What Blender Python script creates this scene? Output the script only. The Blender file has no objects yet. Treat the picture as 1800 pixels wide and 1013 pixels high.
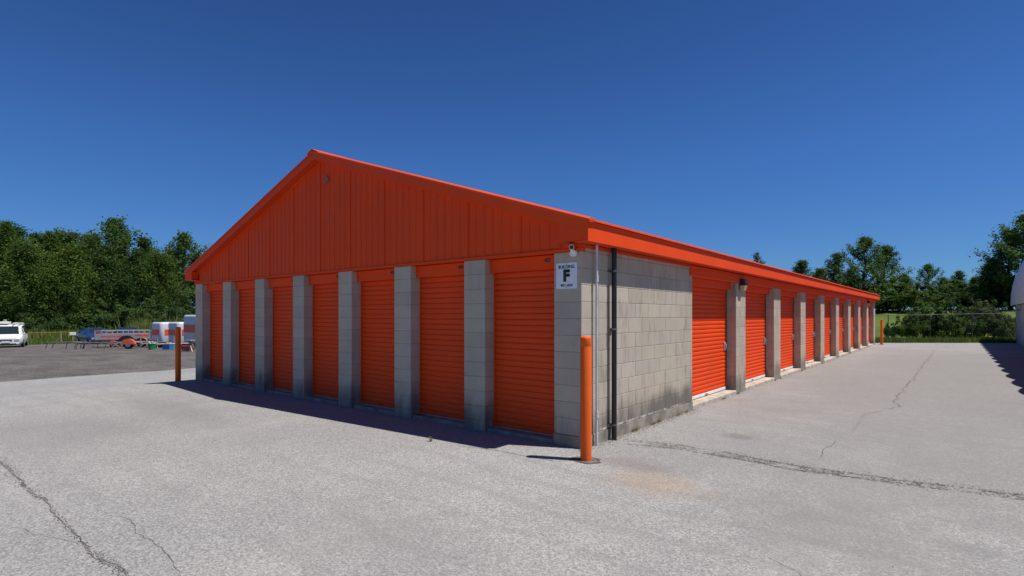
import bpy, bmesh, math, random
from mathutils import Vector, Matrix, noise as mnoise
R = math.radians
random.seed(7)
S = bpy.context.scene
COL = S.collection

# ------------------------------------------------------------------ camera
YAW = R(39.145)
FPX = 960.155
cd = bpy.data.cameras.new('camera'); cam = bpy.data.objects.new('camera', cd); COL.objects.link(cam)
cd.sensor_width = 36; cd.lens = 36 * FPX / 1800; cd.shift_y = (554.9 - 506.5) / 1800
cd.clip_start = 0.05; cd.clip_end = 3000
CAMP = Vector((3.372, -5.418, 1.55))
cam.location = CAMP; cam.rotation_euler = (R(90), 0, YAW)
S.camera = cam

# ------------------------------------------------------------------ light
SUN_EL = R(65.5); SUN_AZ = math.atan2(0.91, 0.4147)      # clockwise from +Y
w = bpy.data.worlds.new('World'); S.world = w; w.use_nodes = True
nt = w.node_tree; bg = nt.nodes['Background']
sky = nt.nodes.new('ShaderNodeTexSky'); sky.sky_type = 'NISHITA'; sky.sun_disc = False
sky.sun_elevation = SUN_EL; sky.sun_rotation = SUN_AZ
sky.altitude = 0; sky.air_density = 1.0; sky.dust_density = 0.0; sky.ozone_density = 3.0
tn = nt.nodes.new('ShaderNodeMix'); tn.data_type = 'RGBA'; tn.blend_type = 'MULTIPLY'; tn.inputs[0].default_value = 1.0
tn.inputs[7].default_value = (0.425, 0.80, 1.40, 1.0)          # deep clear summer blue
wc = nt.nodes.new('ShaderNodeTexCoord'); wx = nt.nodes.new('ShaderNodeSeparateXYZ'); nt.links.new(wc.outputs['Generated'], wx.inputs[0])
wr = nt.nodes.new('ShaderNodeValToRGB'); el_ = wr.color_ramp.elements         # the sky deepens with height
el_[0].position = 0.0; el_[0].color = (.95, .95, .95, 1); el_[1].position = 1.0; el_[1].color = (.55, .55, .58, 1)
for p_, v_ in ((.14, .97), (.27, 1.0), (.50, .82)):
    e_ = wr.color_ramp.elements.new(p_); e_.color = (v_, v_, v_, 1)
nt.links.new(wx.outputs['Z'], wr.inputs[0])
tm = nt.nodes.new('ShaderNodeMix'); tm.data_type = 'RGBA'; tm.blend_type = 'MULTIPLY'; tm.inputs[0].default_value = 1.0
nt.links.new(sky.outputs[0], tn.inputs[6]); nt.links.new(tn.outputs[2], tm.inputs[6]); nt.links.new(wr.outputs[0], tm.inputs[7]); nt.links.new(tm.outputs[2], bg.inputs[0])
bg.inputs[1].default_value = 0.057
sd = bpy.data.lights.new('sun', 'SUN'); sun = bpy.data.objects.new('sun', sd); COL.objects.link(sun)
sd.energy = 5.0; sd.angle = R(0.5); sd.color = (1.0, 0.945, 0.865)
to_sun = Vector((0.91 * math.cos(SUN_EL), 0.4147 * math.cos(SUN_EL), math.sin(SUN_EL)))
sun.rotation_euler = to_sun.to_track_quat('Z', 'Y').to_euler(); sun.location = (20, 10, 40)
S.view_settings.view_transform = 'Standard'; S.view_settings.look = 'None'
S.view_settings.exposure = 0.16; S.view_settings.gamma = 1.0

# ------------------------------------------------------------------ helpers
def sm(a, b, x):
    t = max(0.0, min(1.0, (x - a) / (b - a))); return t * t * (3 - 2 * t)

def gz(x, y):
    """height of the land: level round the building, falling away to the gravel lot, rising beyond the far fence"""
    z = -0.15 * sm(-10.3, -12.6, x)
    if x < -12.2: z -= 0.019 * min(60.0, -12.2 - x)
    if y > 38 and x > -40: z += 2.25 * sm(38, 72, y) * sm(-40, -15, x)
    return z

FWD = Vector((-math.sin(YAW), math.cos(YAW), 0)); RGT = Vector((math.cos(YAW), math.sin(YAW), 0))
def at(px, depth, z=None):
    """a ground point at a bearing (photo column) and a depth in metres"""
    p = CAMP + FWD * depth + RGT * ((px - 900) / FPX * depth)
    return Vector((p.x, p.y, gz(p.x, p.y) if z is None else z))

class MB:
    def __init__(s): s.v = []; s.f = []; s.c = []; s.col = (1, 1, 1)
    def face(s, pts, c=None):
        n = len(s.v); s.v += [tuple(p) for p in pts]; s.f.append(tuple(range(n, n + len(pts)))); s.c.append(c or s.col); return s
    def box(s, a, b, ch=0.0, c=None):
        x0, y0, z0 = [min(p, q) for p, q in zip(a, b)]; x1, y1, z1 = [max(p, q) for p, q in zip(a, b)]
        bm = bmesh.new(); bmesh.ops.create_cube(bm, size=1)
        for v in bm.verts:
            v.co = Vector((x0 if v.co.x < 0 else x1, y0 if v.co.y < 0 else y1, z0 if v.co.z < 0 else z1))
        if ch: bmesh.ops.bevel(bm, geom=bm.edges[:], offset=ch, segments=1, affect='EDGES')
        return s.add(bm, c=c)
    def add(s, bm, mtx=None, c=None):
        n = len(s.v)
        bm.verts.index_update()
        for v in bm.verts: s.v.append(tuple(mtx @ v.co if mtx else v.co))
        for f in bm.faces: s.f.append(tuple(n + v.index for v in f.verts)); s.c.append(c or s.col)
        bm.free(); return s
    def tube(s, pts, r, n=8, cap=True, c=None):
        pts = [Vector(p) for p in pts]; rr = r if isinstance(r, (list, tuple)) else [r] * len(pts)
        base = len(s.v)
        for i, p in enumerate(pts):
            d = (pts[min(i + 1, len(pts) - 1)] - pts[max(i - 1, 0)]).normalized()
            up = Vector((0, 0, 1)) if abs(d.z) < 0.95 else Vector((1, 0, 0))
            a = d.cross(up).normalized(); b = a.cross(d)
            for k in range(n):
                t = 2 * math.pi * k / n
                s.v.append(tuple(p + (a * math.cos(t) + b * math.sin(t)) * rr[i]))
        for i in range(len(pts) - 1):
            for k in range(n):
                k2 = (k + 1) % n
                s.f.append((base + i * n + k, base + i * n + k2, base + (i + 1) * n + k2, base + (i + 1) * n + k)); s.c.append(c or s.col)
        if cap:
            s.f.append(tuple(base + k for k in range(n))[::-1]); s.c.append(c or s.col)
            s.f.append(tuple(base + (len(pts) - 1) * n + k for k in range(n))); s.c.append(c or s.col)
        return s
    def prism(s, poly, axis, a, b, c=None):
        """polygon in the plane normal to axis, from a to b"""
        def mk(p, t):
            return (t, p[0], p[1]) if axis == 0 else (p[0], t, p[1]) if axis == 1 else (p[0], p[1], t)
        A = [mk(p, a) for p in poly]; B = [mk(p, b) for p in poly]; n = len(poly)
        s.face(A, c); s.face(B[::-1], c)
        for i in range(n): s.face([A[i], B[i], B[(i + 1) % n], A[(i + 1) % n]], c)
        return s
    def sweep(s, prof, axis, a, b, c=None):
        """open profile swept from a to b"""
        def mk(p, t):
            return (t, p[0], p[1]) if axis == 0 else (p[0], t, p[1]) if axis == 1 else (p[0], p[1], t)
        for p, q in zip(prof, prof[1:]): s.face([mk(p, a), mk(p, b), mk(q, b), mk(q, a)], c)
        return s
    def build(s, name, mat, parent=None, smooth=False, loc=None, cols=False, recalc=True):
        me = bpy.data.meshes.new(name); me.from_pydata(s.v, [], s.f)
        if cols:
            at_ = me.attributes.new('tint', 'FLOAT_COLOR', 'CORNER'); k = 0
            buf = []
            for poly, c in zip(s.f, s.c): buf += [c[0], c[1], c[2], 1.0] * len(poly)
            at_.data.foreach_set('color', buf)
        if recalc:
            bm = bmesh.new(); bm.from_mesh(me)
            bmesh.ops.remove_doubles(bm, verts=bm.verts, dist=0.00005)
            bmesh.ops.recalc_face_normals(bm, faces=bm.faces); bm.to_mesh(me); bm.free()
        if smooth:
            for p in me.polygons: p.use_smooth = True
            try: me.set_sharp_from_angle(angle=R(40))
            except Exception: pass
        me.materials.append(mat)
        o = bpy.data.objects.new(name, me); COL.objects.link(o)
        if parent: o.parent = parent
        if loc is not None: o.location = loc
        return o

def tag(o, label=None, cat=None, group=None, kind=None):
    if label: o['label'] = label
    if cat: o['category'] = cat
    if group: o['group'] = group
    if kind: o['kind'] = kind
    return o
def empty(name, loc=(0, 0, 0), rz=0.0, label=None, cat=None, group=None):
    o = bpy.data.objects.new(name, None); COL.objects.link(o); o.location = loc; o.rotation_euler = (0, 0, rz)
    return tag(o, label, cat, group)
def copy_tree(o, parent=None):
    kids = [c for c in bpy.data.objects if c.parent == o]
    c = o.copy(); COL.objects.link(c); c.parent = parent
    for k in kids: copy_tree(k, c)
    return c

def text_mesh(name, body, mat, w_, h_, bold=0.0, parent=None, mtx=Matrix(), depth=0.0015):
    cu = bpy.data.curves.new(name + '_curve', 'FONT'); cu.body = body; cu.size = 1; cu.offset = bold; cu.resolution_u = 3
    tmp = bpy.data.objects.new('tmp', cu); COL.objects.link(tmp)
    dg = bpy.context.evaluated_depsgraph_get()
    me = bpy.data.meshes.new_from_object(tmp.evaluated_get(dg)); bpy.data.objects.remove(tmp); bpy.data.curves.remove(cu)
    xs = [v.co.x for v in me.vertices]; ys = [v.co.y for v in me.vertices]
    x0, x1, y0, y1 = min(xs), max(xs), min(ys), max(ys)
    for v in me.vertices:
        v.co = Vector((((v.co.x - x0) / (x1 - x0) - 0.5) * w_, ((v.co.y - y0) / (y1 - y0) - 0.5) * h_, 0))
    bm = bmesh.new(); bm.from_mesh(me)
    r = bmesh.ops.extrude_face_region(bm, geom=bm.faces[:])
    for g in r['geom']:
        if isinstance(g, bmesh.types.BMVert): g.co.z += depth
    bmesh.ops.recalc_face_normals(bm, faces=bm.faces); bm.to_mesh(me); bm.free()
    me.transform(mtx); me.materials.clear(); me.materials.append(mat)
    o = bpy.data.objects.new(name, me); COL.objects.link(o); o.parent = parent
    return o
FRONT = Matrix(((1, 0, 0, 0), (0, 0, -1, 0), (0, 1, 0, 0), (0, 0, 0, 1)))      # text upright, read from -Y

# ------------------------------------------------------------------ materials
class NT:
    def __init__(s, name):
        s.m = bpy.data.materials.new(name); s.m.use_nodes = True; s.t = s.m.node_tree
        s.b = s.t.nodes['Principled BSDF']; s.co = s.n('TexCoord').outputs['Object']
    def n(s, kind, **kw):
        o = s.t.nodes.new('ShaderNode' + kind)
        for k, v in kw.items(): setattr(o, k, v)
        return o
    def link(s, a, b): s.t.links.new(a, b); return b
    def put(s, sock, v):
        if hasattr(v, 'is_linked') or hasattr(v, 'links'): s.t.links.new(v, sock)
        else: sock.default_value = v
    def noise(s, scale, detail=4, rough=0.55, co=None, dist=0.0):
        o = s.n('TexNoise'); o.inputs['Scale'].default_value = scale; o.inputs['Detail'].default_value = detail
        o.inputs['Roughness'].default_value = rough; o.inputs['Distortion'].default_value = dist
        s.link(co or s.co, o.inputs['Vector']); return o.outputs['Fac']
    def voro(s, scale, out='Distance', co=None, feature='F1'):
        o = s.n('TexVoronoi', feature=feature); o.inputs['Scale'].default_value = scale
        s.link(co or s.co, o.inputs['Vector']); return o.outputs[out]
    def ramp(s, fac, a, b, lo=0.0, hi=1.0):
        o = s.n('MapRange'); o.interpolation_type = 'SMOOTHSTEP'; s.put(o.inputs[0], fac)
        o.inputs[1].default_value = a; o.inputs[2].default_value = b
        o.inputs[3].default_value = lo; o.inputs[4].default_value = hi; return o.outputs[0]
    def mix(s, fac, a, b, mode='MIX'):
        o = s.n('Mix', data_type='RGBA', blend_type=mode)
        def c(v): return (*v, 1.0) if isinstance(v, tuple) and len(v) == 3 else v
        s.put(o.inputs[0], fac); s.put(o.inputs[6], c(a)); s.put(o.inputs[7], c(b)); return o.outputs[2]
    def math(s, op, a, b=0.0):
        o = s.n('Math', operation=op); s.put(o.inputs[0], a); s.put(o.inputs[1], b); return o.outputs[0]
    def scale(s, v):
        o = s.n('Mapping'); o.inputs['Scale'].default_value = v; s.link(s.co, o.inputs[0]); return o.outputs[0]
    def sep(s, co=None):
        o = s.n('SeparateXYZ'); s.link(co or s.co, o.inputs[0]); return o.outputs
    def bump(s, h, dist=0.01, strength=1.0):
        o = s.n('Bump'); o.inputs['Distance'].default_value = dist; o.inputs['Strength'].default_value = strength
        s.put(o.inputs['Height'], h); s.link(o.outputs[0], s.b.inputs['Normal'])
    def tint(s): return s.n('Attribute', attribute_name='tint').outputs['Color']
    def out(s, col, rough=0.6, metal=0.0, spec=0.5):
        s.put(s.b.inputs['Base Color'], (*col, 1.0) if isinstance(col, tuple) and len(col) == 3 else col)
        s.put(s.b.inputs['Roughness'], rough); s.b.inputs['Metallic'].default_value = metal
        s.b.inputs['Specular IOR Level'].default_value = spec
        return s.m

def simple(name, col, rough=0.5, metal=0.0, var=0.15, sc=6.0, bump=0.0, spec=0.5):
    t = NT(name); n = t.noise(sc, 5)
    dark = tuple(c * (1 - var) for c in col); lite = tuple(min(1, c * (1 + var)) for c in col)
    c = t.mix(t.ramp(n, 0.3, 0.7), dark, lite)
    if bump: t.bump(t.noise(sc * 6, 4), bump)
    return t.out(c, rough, metal, spec)

def m_asphalt():
    t = NT('asphalt'); 
    wide = t.noise(0.22, 4, 0.6); mid = t.noise(1.6, 5, 0.65); fine = t.noise(38, 3, 0.7)
    cell = t.voro(78, 'Color'); cs = t.n('SeparateColor'); t.link(cell, cs.inputs[0])
    cell2 = t.voro(130, 'Color'); cs2 = t.n('SeparateColor'); t.link(cell2, cs2.inputs[0])
    base = t.mix(t.ramp(wide, 0.35, 0.68), (0.262, 0.260, 0.259), (0.315, 0.311, 0.307))
    base = t.mix(t.ramp(mid, 0.45, 0.8, 0, 0.35), base, (0.200, 0.197, 0.196))
    sp = t.mix(t.ramp(cs.outputs[0], 0.0, 1.0), (0.76, 0.76, 0.765), (1.24, 1.24, 1.23))
    col = t.mix(1.0, base, sp, 'MULTIPLY')
    sp2 = t.mix(t.ramp(cs2.outputs[1], 0.0, 1.0), (0.80, 0.80, 0.81), (1.20, 1.20, 1.19))
    col = t.mix(1.0, col, sp2, 'MULTIPLY')
    # wheel paths: long smooth streaks along the lane
    ms = t.scale((0.55, 0.04, 1)); st = t.noise(1.0, 3, 0.5, ms)
    col = t.mix(t.ramp(st, 0.5, 0.72, 0, 0.25), col, (0.36, 0.345, 0.325))
    dots = t.voro(2.6, 'Distance'); col = t.mix(t.ramp(dots, .012, .022, .8, 0), col, (0.06, 0.058, 0.055))
    arc = t.n('TexWave', wave_type='RINGS', bands_direction='Z'); arc.inputs['Scale'].default_value = .55; arc.inputs['Distortion'].default_value = 5; arc.inputs['Detail'].default_value = 3; arc.inputs['Detail Scale'].default_value = .6
    mpa = t.n('Mapping'); mpa.inputs['Location'].default_value = (9, -3, 0); t.link(t.co, mpa.inputs[0]); t.link(mpa.outputs[0], arc.inputs[0])
    col = t.mix(t.math('MULTIPLY', t.ramp(arc.outputs['Fac'], .78, .98), t.ramp(wide, .4, .6, 0, .22)), col, (0.19, 0.188, 0.186))
    # stains with a shape of their own: rust, oil, damp rut
    def spot(x, y, rx, ry, a, b, seed=1.0):
        mp = t.n('Mapping'); mp.inputs['Location'].default_value = (-x / rx, -y / ry, 0); mp.inputs['Scale'].default_value = (1 / rx, 1 / ry, 0)
        t.link(t.co, mp.inputs[0]); ln = t.n('VectorMath', operation='LENGTH'); t.link(mp.outputs[0], ln.inputs[0])
        d = t.math('ADD', ln.outputs['Value'], t.math('MULTIPLY', t.math('SUBTRACT', t.noise(3.5 * seed, 6, 0.7), 0.5), 1.5))
        return t.math('MULTIPLY', t.ramp(d, a, b, 1.0, 0.0), t.ramp(t.noise(30 * seed, 4, .8), .3, .6, .45, 1.0))
    for args, c, k in STAINS:
        col = t.mix(t.math('MULTIPLY', spot(*args), k), col, c)
    t.bump(t.math('ADD', t.math('MULTIPLY', cs.outputs[0], 0.6), t.math('ADD', fine, t.math('MULTIPLY', mid, 0.6))), 0.006, 0.75)
    return t.out(col, 0.93, spec=0.2)

def gp(px, py):
    """level ground point seen at a photo pixel (used once, for stain and crack coordinates)"""
    z = FPX * 1.55 / (py - 554.9); p = CAMP + FWD * z + RGT * ((px - 900) / FPX * z); return (round(p.x, 2), round(p.y, 2))
STAINS = [((*gp(1150, 848), 0.55, 0.42, 0.2, 1.25), (0.36, 0.245, 0.15), 0.52),
          ((*gp(1302, 768), 0.30, 0.22, 0.2, 1.0, 3.0), (0.07, 0.065, 0.06), 0.75),
          ((*gp(1110, 815), 0.6, 0.30, 0.3, 1.2), (0.17, 0.145, 0.135), 0.55),
          ((*gp(1395, 722), 0.5, 0.5, 0.2, 1.1), (0.24, 0.21, 0.195), 0.5),
          ((4.0, 12.0, 5.5, 15.0, 0.5, 1.25, 0.25), (0.222, 0.216, 0.212), 0.75),
          ((*gp(560, 690), 1.4, 0.5, 0.3, 1.2), (0.16, 0.158, 0.158), 0.4),
          ((*gp(300, 720), 2.6, 0.5, 0.3, 1.2), (0.19, 0.188, 0.186), 0.5),
          ((*gp(120, 760), 1.6, 1.0, 0.3, 1.2), (0.19, 0.188, 0.188), 0.4),
          ((*gp(700, 950), 1.0, 0.6, 0.3, 1.3), (0.20, 0.198, 0.196), 0.4),
          ((*gp(1500, 940), 0.9, 0.7, 0.3, 1.3), (0.19, 0.188, 0.186), 0.5)]

def m_block():
    t = NT('grey_block'); x, y, z = t.sep()
    big = t.noise(1.7, 5, 0.6); fine = t.noise(75, 4, 0.7)
    col = t.mix(t.ramp(big, 0.3, 0.72), (0.432, 0.384, 0.322), (0.488, 0.435, 0.365))
    col = t.mix(1.0, col, t.tint(), 'MULTIPLY')
    col = t.mix(t.ramp(fine, 0.55, 0.8, 0, 0.3), col, (0.27, 0.245, 0.215))
    # mildew and splash dirt that gathers on the lowest courses, in runs
    run = t.noise(1.0, 6, 0.7, t.scale((5.0, 5.0, 0.9))); lump = t.noise(1.3, 4, 0.6)
    low = t.ramp(z, 0.12, 0.75, 1.0, 0.0)
    side = t.math('MULTIPLY', t.ramp(y, 0.9, 2.6, 0.0, 0.20), t.ramp(y, 3.45, 3.5, 1.0, 0.0))
    dirt = t.ramp(t.math('ADD', t.math('MULTIPLY', low, t.math('ADD', side, 0.34)), t.math('ADD', t.math('MULTIPLY', run, 0.55), t.math('MULTIPLY', lump, 0.4))), 0.62, 0.93, 0, 0.85)
    col = t.mix(dirt, col, (0.12, 0.11, 0.10))
    ef = t.math('MULTIPLY', t.math('MULTIPLY', t.ramp(z, 0.135, 0.142, 0, 1), t.ramp(z, 0.150, 0.180, 1, 0)), t.math('MULTIPLY', t.ramp(y, .40, .45), t.ramp(y, 2.6, 3.3, .9, 0)))
    col = t.mix(t.math('MULTIPLY', ef, t.ramp(t.noise(7, 5, 0.7), 0.42, 0.58)), col, (0.72, 0.70, 0.66))
    # soft grey runs below joints
    streak = t.noise(1.0, 5, 0.65, t.scale((7.0, 7.0, 1.7)))
    col = t.mix(t.math('MULTIPLY', t.ramp(streak, 0.50, 0.72, 0, 0.6), t.ramp(y, 0.38, 0.42, 0.3, 1.0)), col, (0.20, 0.182, 0.16))
    # pale scuffs left by removed notices
    sc_ = t.noise(1.0, 5, 0.75, t.scale((3.2, 3.2, 2.0)))
    col = t.mix(t.ramp(sc_, 0.68, 0.76, 0, 0.45), col, (0.62, 0.60, 0.56))
    t.bump(t.math('ADD', fine, t.math('MULTIPLY', t.voro(120), 0.5)), 0.004, 0.7)
    return t.out(col, 0.9, spec=0.25)

def m_orange(name, c=(0.85, 0.072, 0.008), rough=0.55, sc=1.5, dirt=0.25):
    t = NT(name); n = t.noise(sc, 5, 0.6); s2 = t.noise(1.0, 5, 0.7, t.scale((3, 3, 22)))
    col = t.mix(t.ramp(n, 0.3, 0.75), tuple(v * 0.90 for v in c), c)
    col = t.mix(t.ramp(s2, 0.55, 0.85, 0, dirt), col, (0.42, 0.07, 0.025))
    rd = t.n('ObjectInfo').outputs['Random']; col = t.mix(t.ramp(rd, 0, 1, 0, .28), col, (0.62, 0.085, 0.03))
    dust = t.noise(1.0, 6, .75, t.scale((6, 6, 1.4))); col = t.mix(t.ramp(dust, .55, .8, 0, .4), col, (0.60, 0.12, 0.04))
    t.bump(t.math('ADD', t.noise(3.5, 3), t.math('MULTIPLY', t.noise(14, 3), .3)), 0.006, 0.45)
    return t.out(col, t.ramp(n, 0.2, 0.8, rough - 0.06, rough + 0.1), spec=0.16)

def m_leaf(name, a, b, c):
    t = NT(name); n = t.noise(0.55, 3, 0.6); r = t.n('ObjectInfo').outputs['Random']
    col = t.mix(t.ramp(n, 0.35, 0.68), a, b)
    col = t.mix(t.ramp(r, 0.0, 1.0, 0, 0.65), col, c)
    col = t.mix(1.0, col, t.tint(), 'MULTIPLY')
    t.out(col, 0.7, spec=0.2)
    tr = t.n('BsdfTranslucent'); mx = t.n('MixShader'); mx.inputs[0].default_value = 0.42
    t.link(col, tr.inputs[0]); t.link(t.b.outputs[0], mx.inputs[1]); t.link(tr.outputs[0], mx.inputs[2])
    t.link(mx.outputs[0], t.t.nodes['Material Output'].inputs[0]); return t.m

def m_grassland():
    t = NT('meadow'); n = t.noise(0.12, 5, 0.6); f = t.noise(2.2, 6, 0.75)
    col = t.mix(t.ramp(n, 0.35, 0.65), (0.085, 0.125, 0.024), (0.120, 0.165, 0.034))
    col = t.mix(t.ramp(f, 0.4, 0.75, 0, 0.7), col, (0.050, 0.090, 0.020))
    t.bump(f, 0.08, 0.6); return t.out(col, 0.9, spec=0.15)

def m_gravel():
    t = NT('gravel'); n = t.noise(0.35, 5, 0.6, t.scale((1, 2.6, 1))); f = t.noise(6, 6, 0.8); cs = t.voro(26, 'Color')
    s = t.n('SeparateColor'); t.link(cs, s.inputs[0])
    col = t.mix(t.ramp(n, 0.3, 0.7), (0.085, 0.080, 0.078), (0.145, 0.135, 0.130))
    col = t.mix(1.0, col, t.mix(t.ramp(s.outputs[0], 0, 1), (0.6, 0.6, 0.6), (1.45, 1.43, 1.4)), 'MULTIPLY')
    col = t.mix(t.ramp(f, 0.45, 0.8, 0, 0.5), col, (0.20, 0.185, 0.17))
    t.bump(t.math('ADD', f, s.outputs[0]), 0.02, 0.8); return t.out(col, 0.95, spec=0.15)

M = {}
M['asphalt'] = m_asphalt(); M['block'] = m_block(); M['meadow'] = m_grassland(); M['gravel'] = m_gravel()
M['concrete'] = simple('concrete', (0.42, 0.385, 0.33), 0.9, var=0.22, sc=5, bump=0.004, spec=0.2)
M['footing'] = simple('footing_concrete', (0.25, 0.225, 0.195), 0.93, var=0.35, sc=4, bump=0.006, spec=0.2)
M['orange'] = m_orange('orange_metal'); M['door'] = m_orange('orange_slats', (0.83, 0.072, 0.009), 0.5)
M['bollard'] = m_orange('orange_plastic', (0.88, 0.145, 0.012), 0.38, 3, 0.15)
M['roof'] = m_orange('orange_roof', (0.86, 0.095, 0.022), 0.45)
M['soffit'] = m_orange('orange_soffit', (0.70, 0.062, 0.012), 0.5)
M['black'] = simple('black_plastic', (0.012, 0.012, 0.013), 0.4, var=0.3)
M['ink'] = simple('black_ink', (0.01, 0.01, 0.014), 0.6, var=0.2)
M['number'] = simple('dark_number_film', (0.035, 0.018, 0.016), 0.5, var=0.3)
M['white'] = simple('white_paint', (0.74, 0.74, 0.73), 0.45, var=0.07)
M['signwhite'] = simple('sign_white', (0.70, 0.74, 0.82), 0.35, var=0.04)
M['galv'] = simple('galvanised_steel', (0.50, 0.51, 0.52), 0.42, 0.6, var=0.15, sc=14)
M['fencewire'] = simple('weathered_zinc', (0.16, 0.165, 0.16), 0.6, 0.3, var=0.2)
M['ventgrey'] = simple('faded_vent', (0.30, 0.16, 0.14), 0.6, var=0.2)
M['pvc'] = simple('pale_grey_pipe', (0.58, 0.585, 0.59), 0.45, var=0.1)
M['steel'] = simple('dull_steel', (0.19, 0.19, 0.19), 0.45, 0.7, var=0.25)
M['rubber'] = simple('rubber', (0.02, 0.02, 0.021), 0.85, var=0.2, spec=0.2)
M['crack'] = simple('crack_fill', (0.155, 0.150, 0.144), 0.95, var=0.5, sc=12, spec=0.1)
M['seam'] = simple('seam_grit', (0.165, 0.157, 0.150), 0.95, var=0.6, sc=16, bump=0.01, spec=0.1)
M['patch'] = simple('tar_patch', (0.13, 0.115, 0.105), 0.95, var=0.5, sc=14, bump=0.01, spec=0.1)
M['lens'] = simple('lamp_lens', (0.62, 0.48, 0.28), 0.2, var=0.15)
M['bark'] = simple('bark', (0.10, 0.085, 0.065), 0.95, var=0.35, sc=5, bump=0.02, spec=0.1)
M['leafA'] = m_leaf('leaf_green', (0.058, 0.118, 0.022), (0.108, 0.180, 0.032), (0.078, 0.145, 0.034))
M['leafB'] = m_leaf('leaf_dark', (0.045, 0.100, 0.025), (0.085, 0.150, 0.036), (0.065, 0.125, 0.036))
M['leafC'] = m_leaf('leaf_light', (0.070, 0.120, 0.020), (0.120, 0.185, 0.034), (0.085, 0.150, 0.035))
M['leafD'] = m_leaf('leaf_greyish', (0.070, 0.090, 0.045), (0.115, 0.135, 0.065), (0.09, 0.12, 0.05))
M['blade'] = m_leaf('grass_blade', (0.085, 0.155, 0.028), (0.150, 0.215, 0.05), (0.12, 0.18, 0.04))
M['carwhite'] = simple('white_car_paint', (0.76, 0.77, 0.77), 0.25, var=0.04)
M['carblue'] = simple('blue_car_paint', (0.016, 0.040, 0.15), 0.22, var=0.1)
M['carnavy'] = simple('navy_car_paint', (0.012, 0.022, 0.075), 0.22, var=0.1)
M['glass'] = simple('car_glass', (0.018, 0.026, 0.034), 0.06, var=0.1)
M['lamp'] = simple('headlamp', (0.42, 0.44, 0.46), 0.12, 0.3, var=0.1)
M['trailer'] = simple('trailer_white', (0.58, 0.59, 0.65), 0.4, var=0.06, sc=2)
M['trailerband'] = simple('trailer_orange_band', (0.74, 0.085, 0.03), 0.4, var=0.1)
M['trailergrey'] = simple('trailer_grey', (0.34, 0.35, 0.37), 0.5, 0.3, var=0.12)
M['fender'] = simple('orange_fender', (0.62, 0.115, 0.06), 0.42, var=0.12)
M['yellow'] = simple('yellow_rope', (0.42, 0.42, 0.06), 0.6, var=0.15)
M['oak'] = simple('weathered_post', (0.30, 0.26, 0.14), 0.85, var=0.2)
M['green'] = simple('green_plastic', (0.03, 0.22, 0.10), 0.4, var=0.15)
M['blue'] = simple('blue_plastic', (0.01, 0.18, 0.50), 0.4, var=0.15)
M['red'] = simple('red_plastic', (0.28, 0.03, 0.03), 0.4, var=0.15)
M['tarp'] = simple('quonset_sheet', (0.60, 0.61, 0.64), 0.45, 0.1, var=0.06, sc=1.2)
M['palewall'] = simple('pale_wall', (0.42, 0.41, 0.39), 0.85, var=0.15, sc=1.6)
M['stone'] = simple('loose_stone', (0.24, 0.22, 0.20), 0.9, var=0.5, sc=20)

# ------------------------------------------------------------------ the ground
g = MB()
xs = [-900, -400, -200, -120] + [-110 + i * 3 for i in range(31)] + [-17 + i * .5 for i in range(17)] + [-6 + 3 * i for i in range(11)] + [30, 60, 120, 300, 900]
ys = [-900, -300, -100, -40] + [-30 + i * 4 for i in range(36)] + [130, 200, 400, 900]
for i in range(len(xs) - 1):
    for j in range(len(ys) - 1):
        g.face([(x, y, gz(x, y) - 0.06) for x, y in ((xs[i], ys[j]), (xs[i + 1], ys[j]), (xs[i + 1], ys[j + 1]), (xs[i], ys[j + 1]))])
tag(g.build('ground', M['meadow'], smooth=True), 'green meadow ground around and beyond the yard', kind='structure')

def sheet(name, mat, x0, x1, dx, yfun0, yfun1, ny, off, label, xjit=None):
    m = MB(); nx = int((x1 - x0) / dx); P = []
    for i in range(nx + 1):
        x = x0 + (x1 - x0) * i / nx; a, b = yfun0(x), yfun1(x); row = []
        for j in range(ny + 1):
            y = a + (b - a) * j / ny
            xx = x + (xjit(y) if (xjit and i == 0) else 0)
            row.append((xx, y, gz(xx, y) + off))
        P.append(row)
    for i in range(nx):
        for j in range(ny): m.face([P[i][j], P[i + 1][j], P[i + 1][j + 1], P[i][j + 1]])
    return tag(m.build(name, mat, smooth=True), label, kind='structure')
def nz(x, s=1.0, k=0.0): return mnoise.noise(Vector((x * s, k, 0.3)))
def far_edge(x):
    y = 31.7 + 0.82 * max(0.0, min(8.0, x + 0.1)); return y + 0.25 * nz(x, 1.3) + 0.12 * nz(x, 5.0, 3.0)
sheet('gravel_lot', M['gravel'], -61.5, -14.0, 0.5, lambda x: -45 + 0.5 * nz(x), lambda x: 60 + 0.5 * nz(x), 105, -0.012, 'dark gravel lot left of the paved yard',
      xjit=lambda y: 0.8 * nz(y, 0.6) + 0.4 * nz(y, 2.1))
sheet('asphalt_yard', M['asphalt'], -16.6, 22.0, 0.3, lambda x: -30.0, far_edge, 130, 0.0, 'pale worn asphalt yard around the storage building',
      xjit=lambda y: 0.22 * nz(y, 0.5) + 0.12 * nz(y, 2.6))

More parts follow.
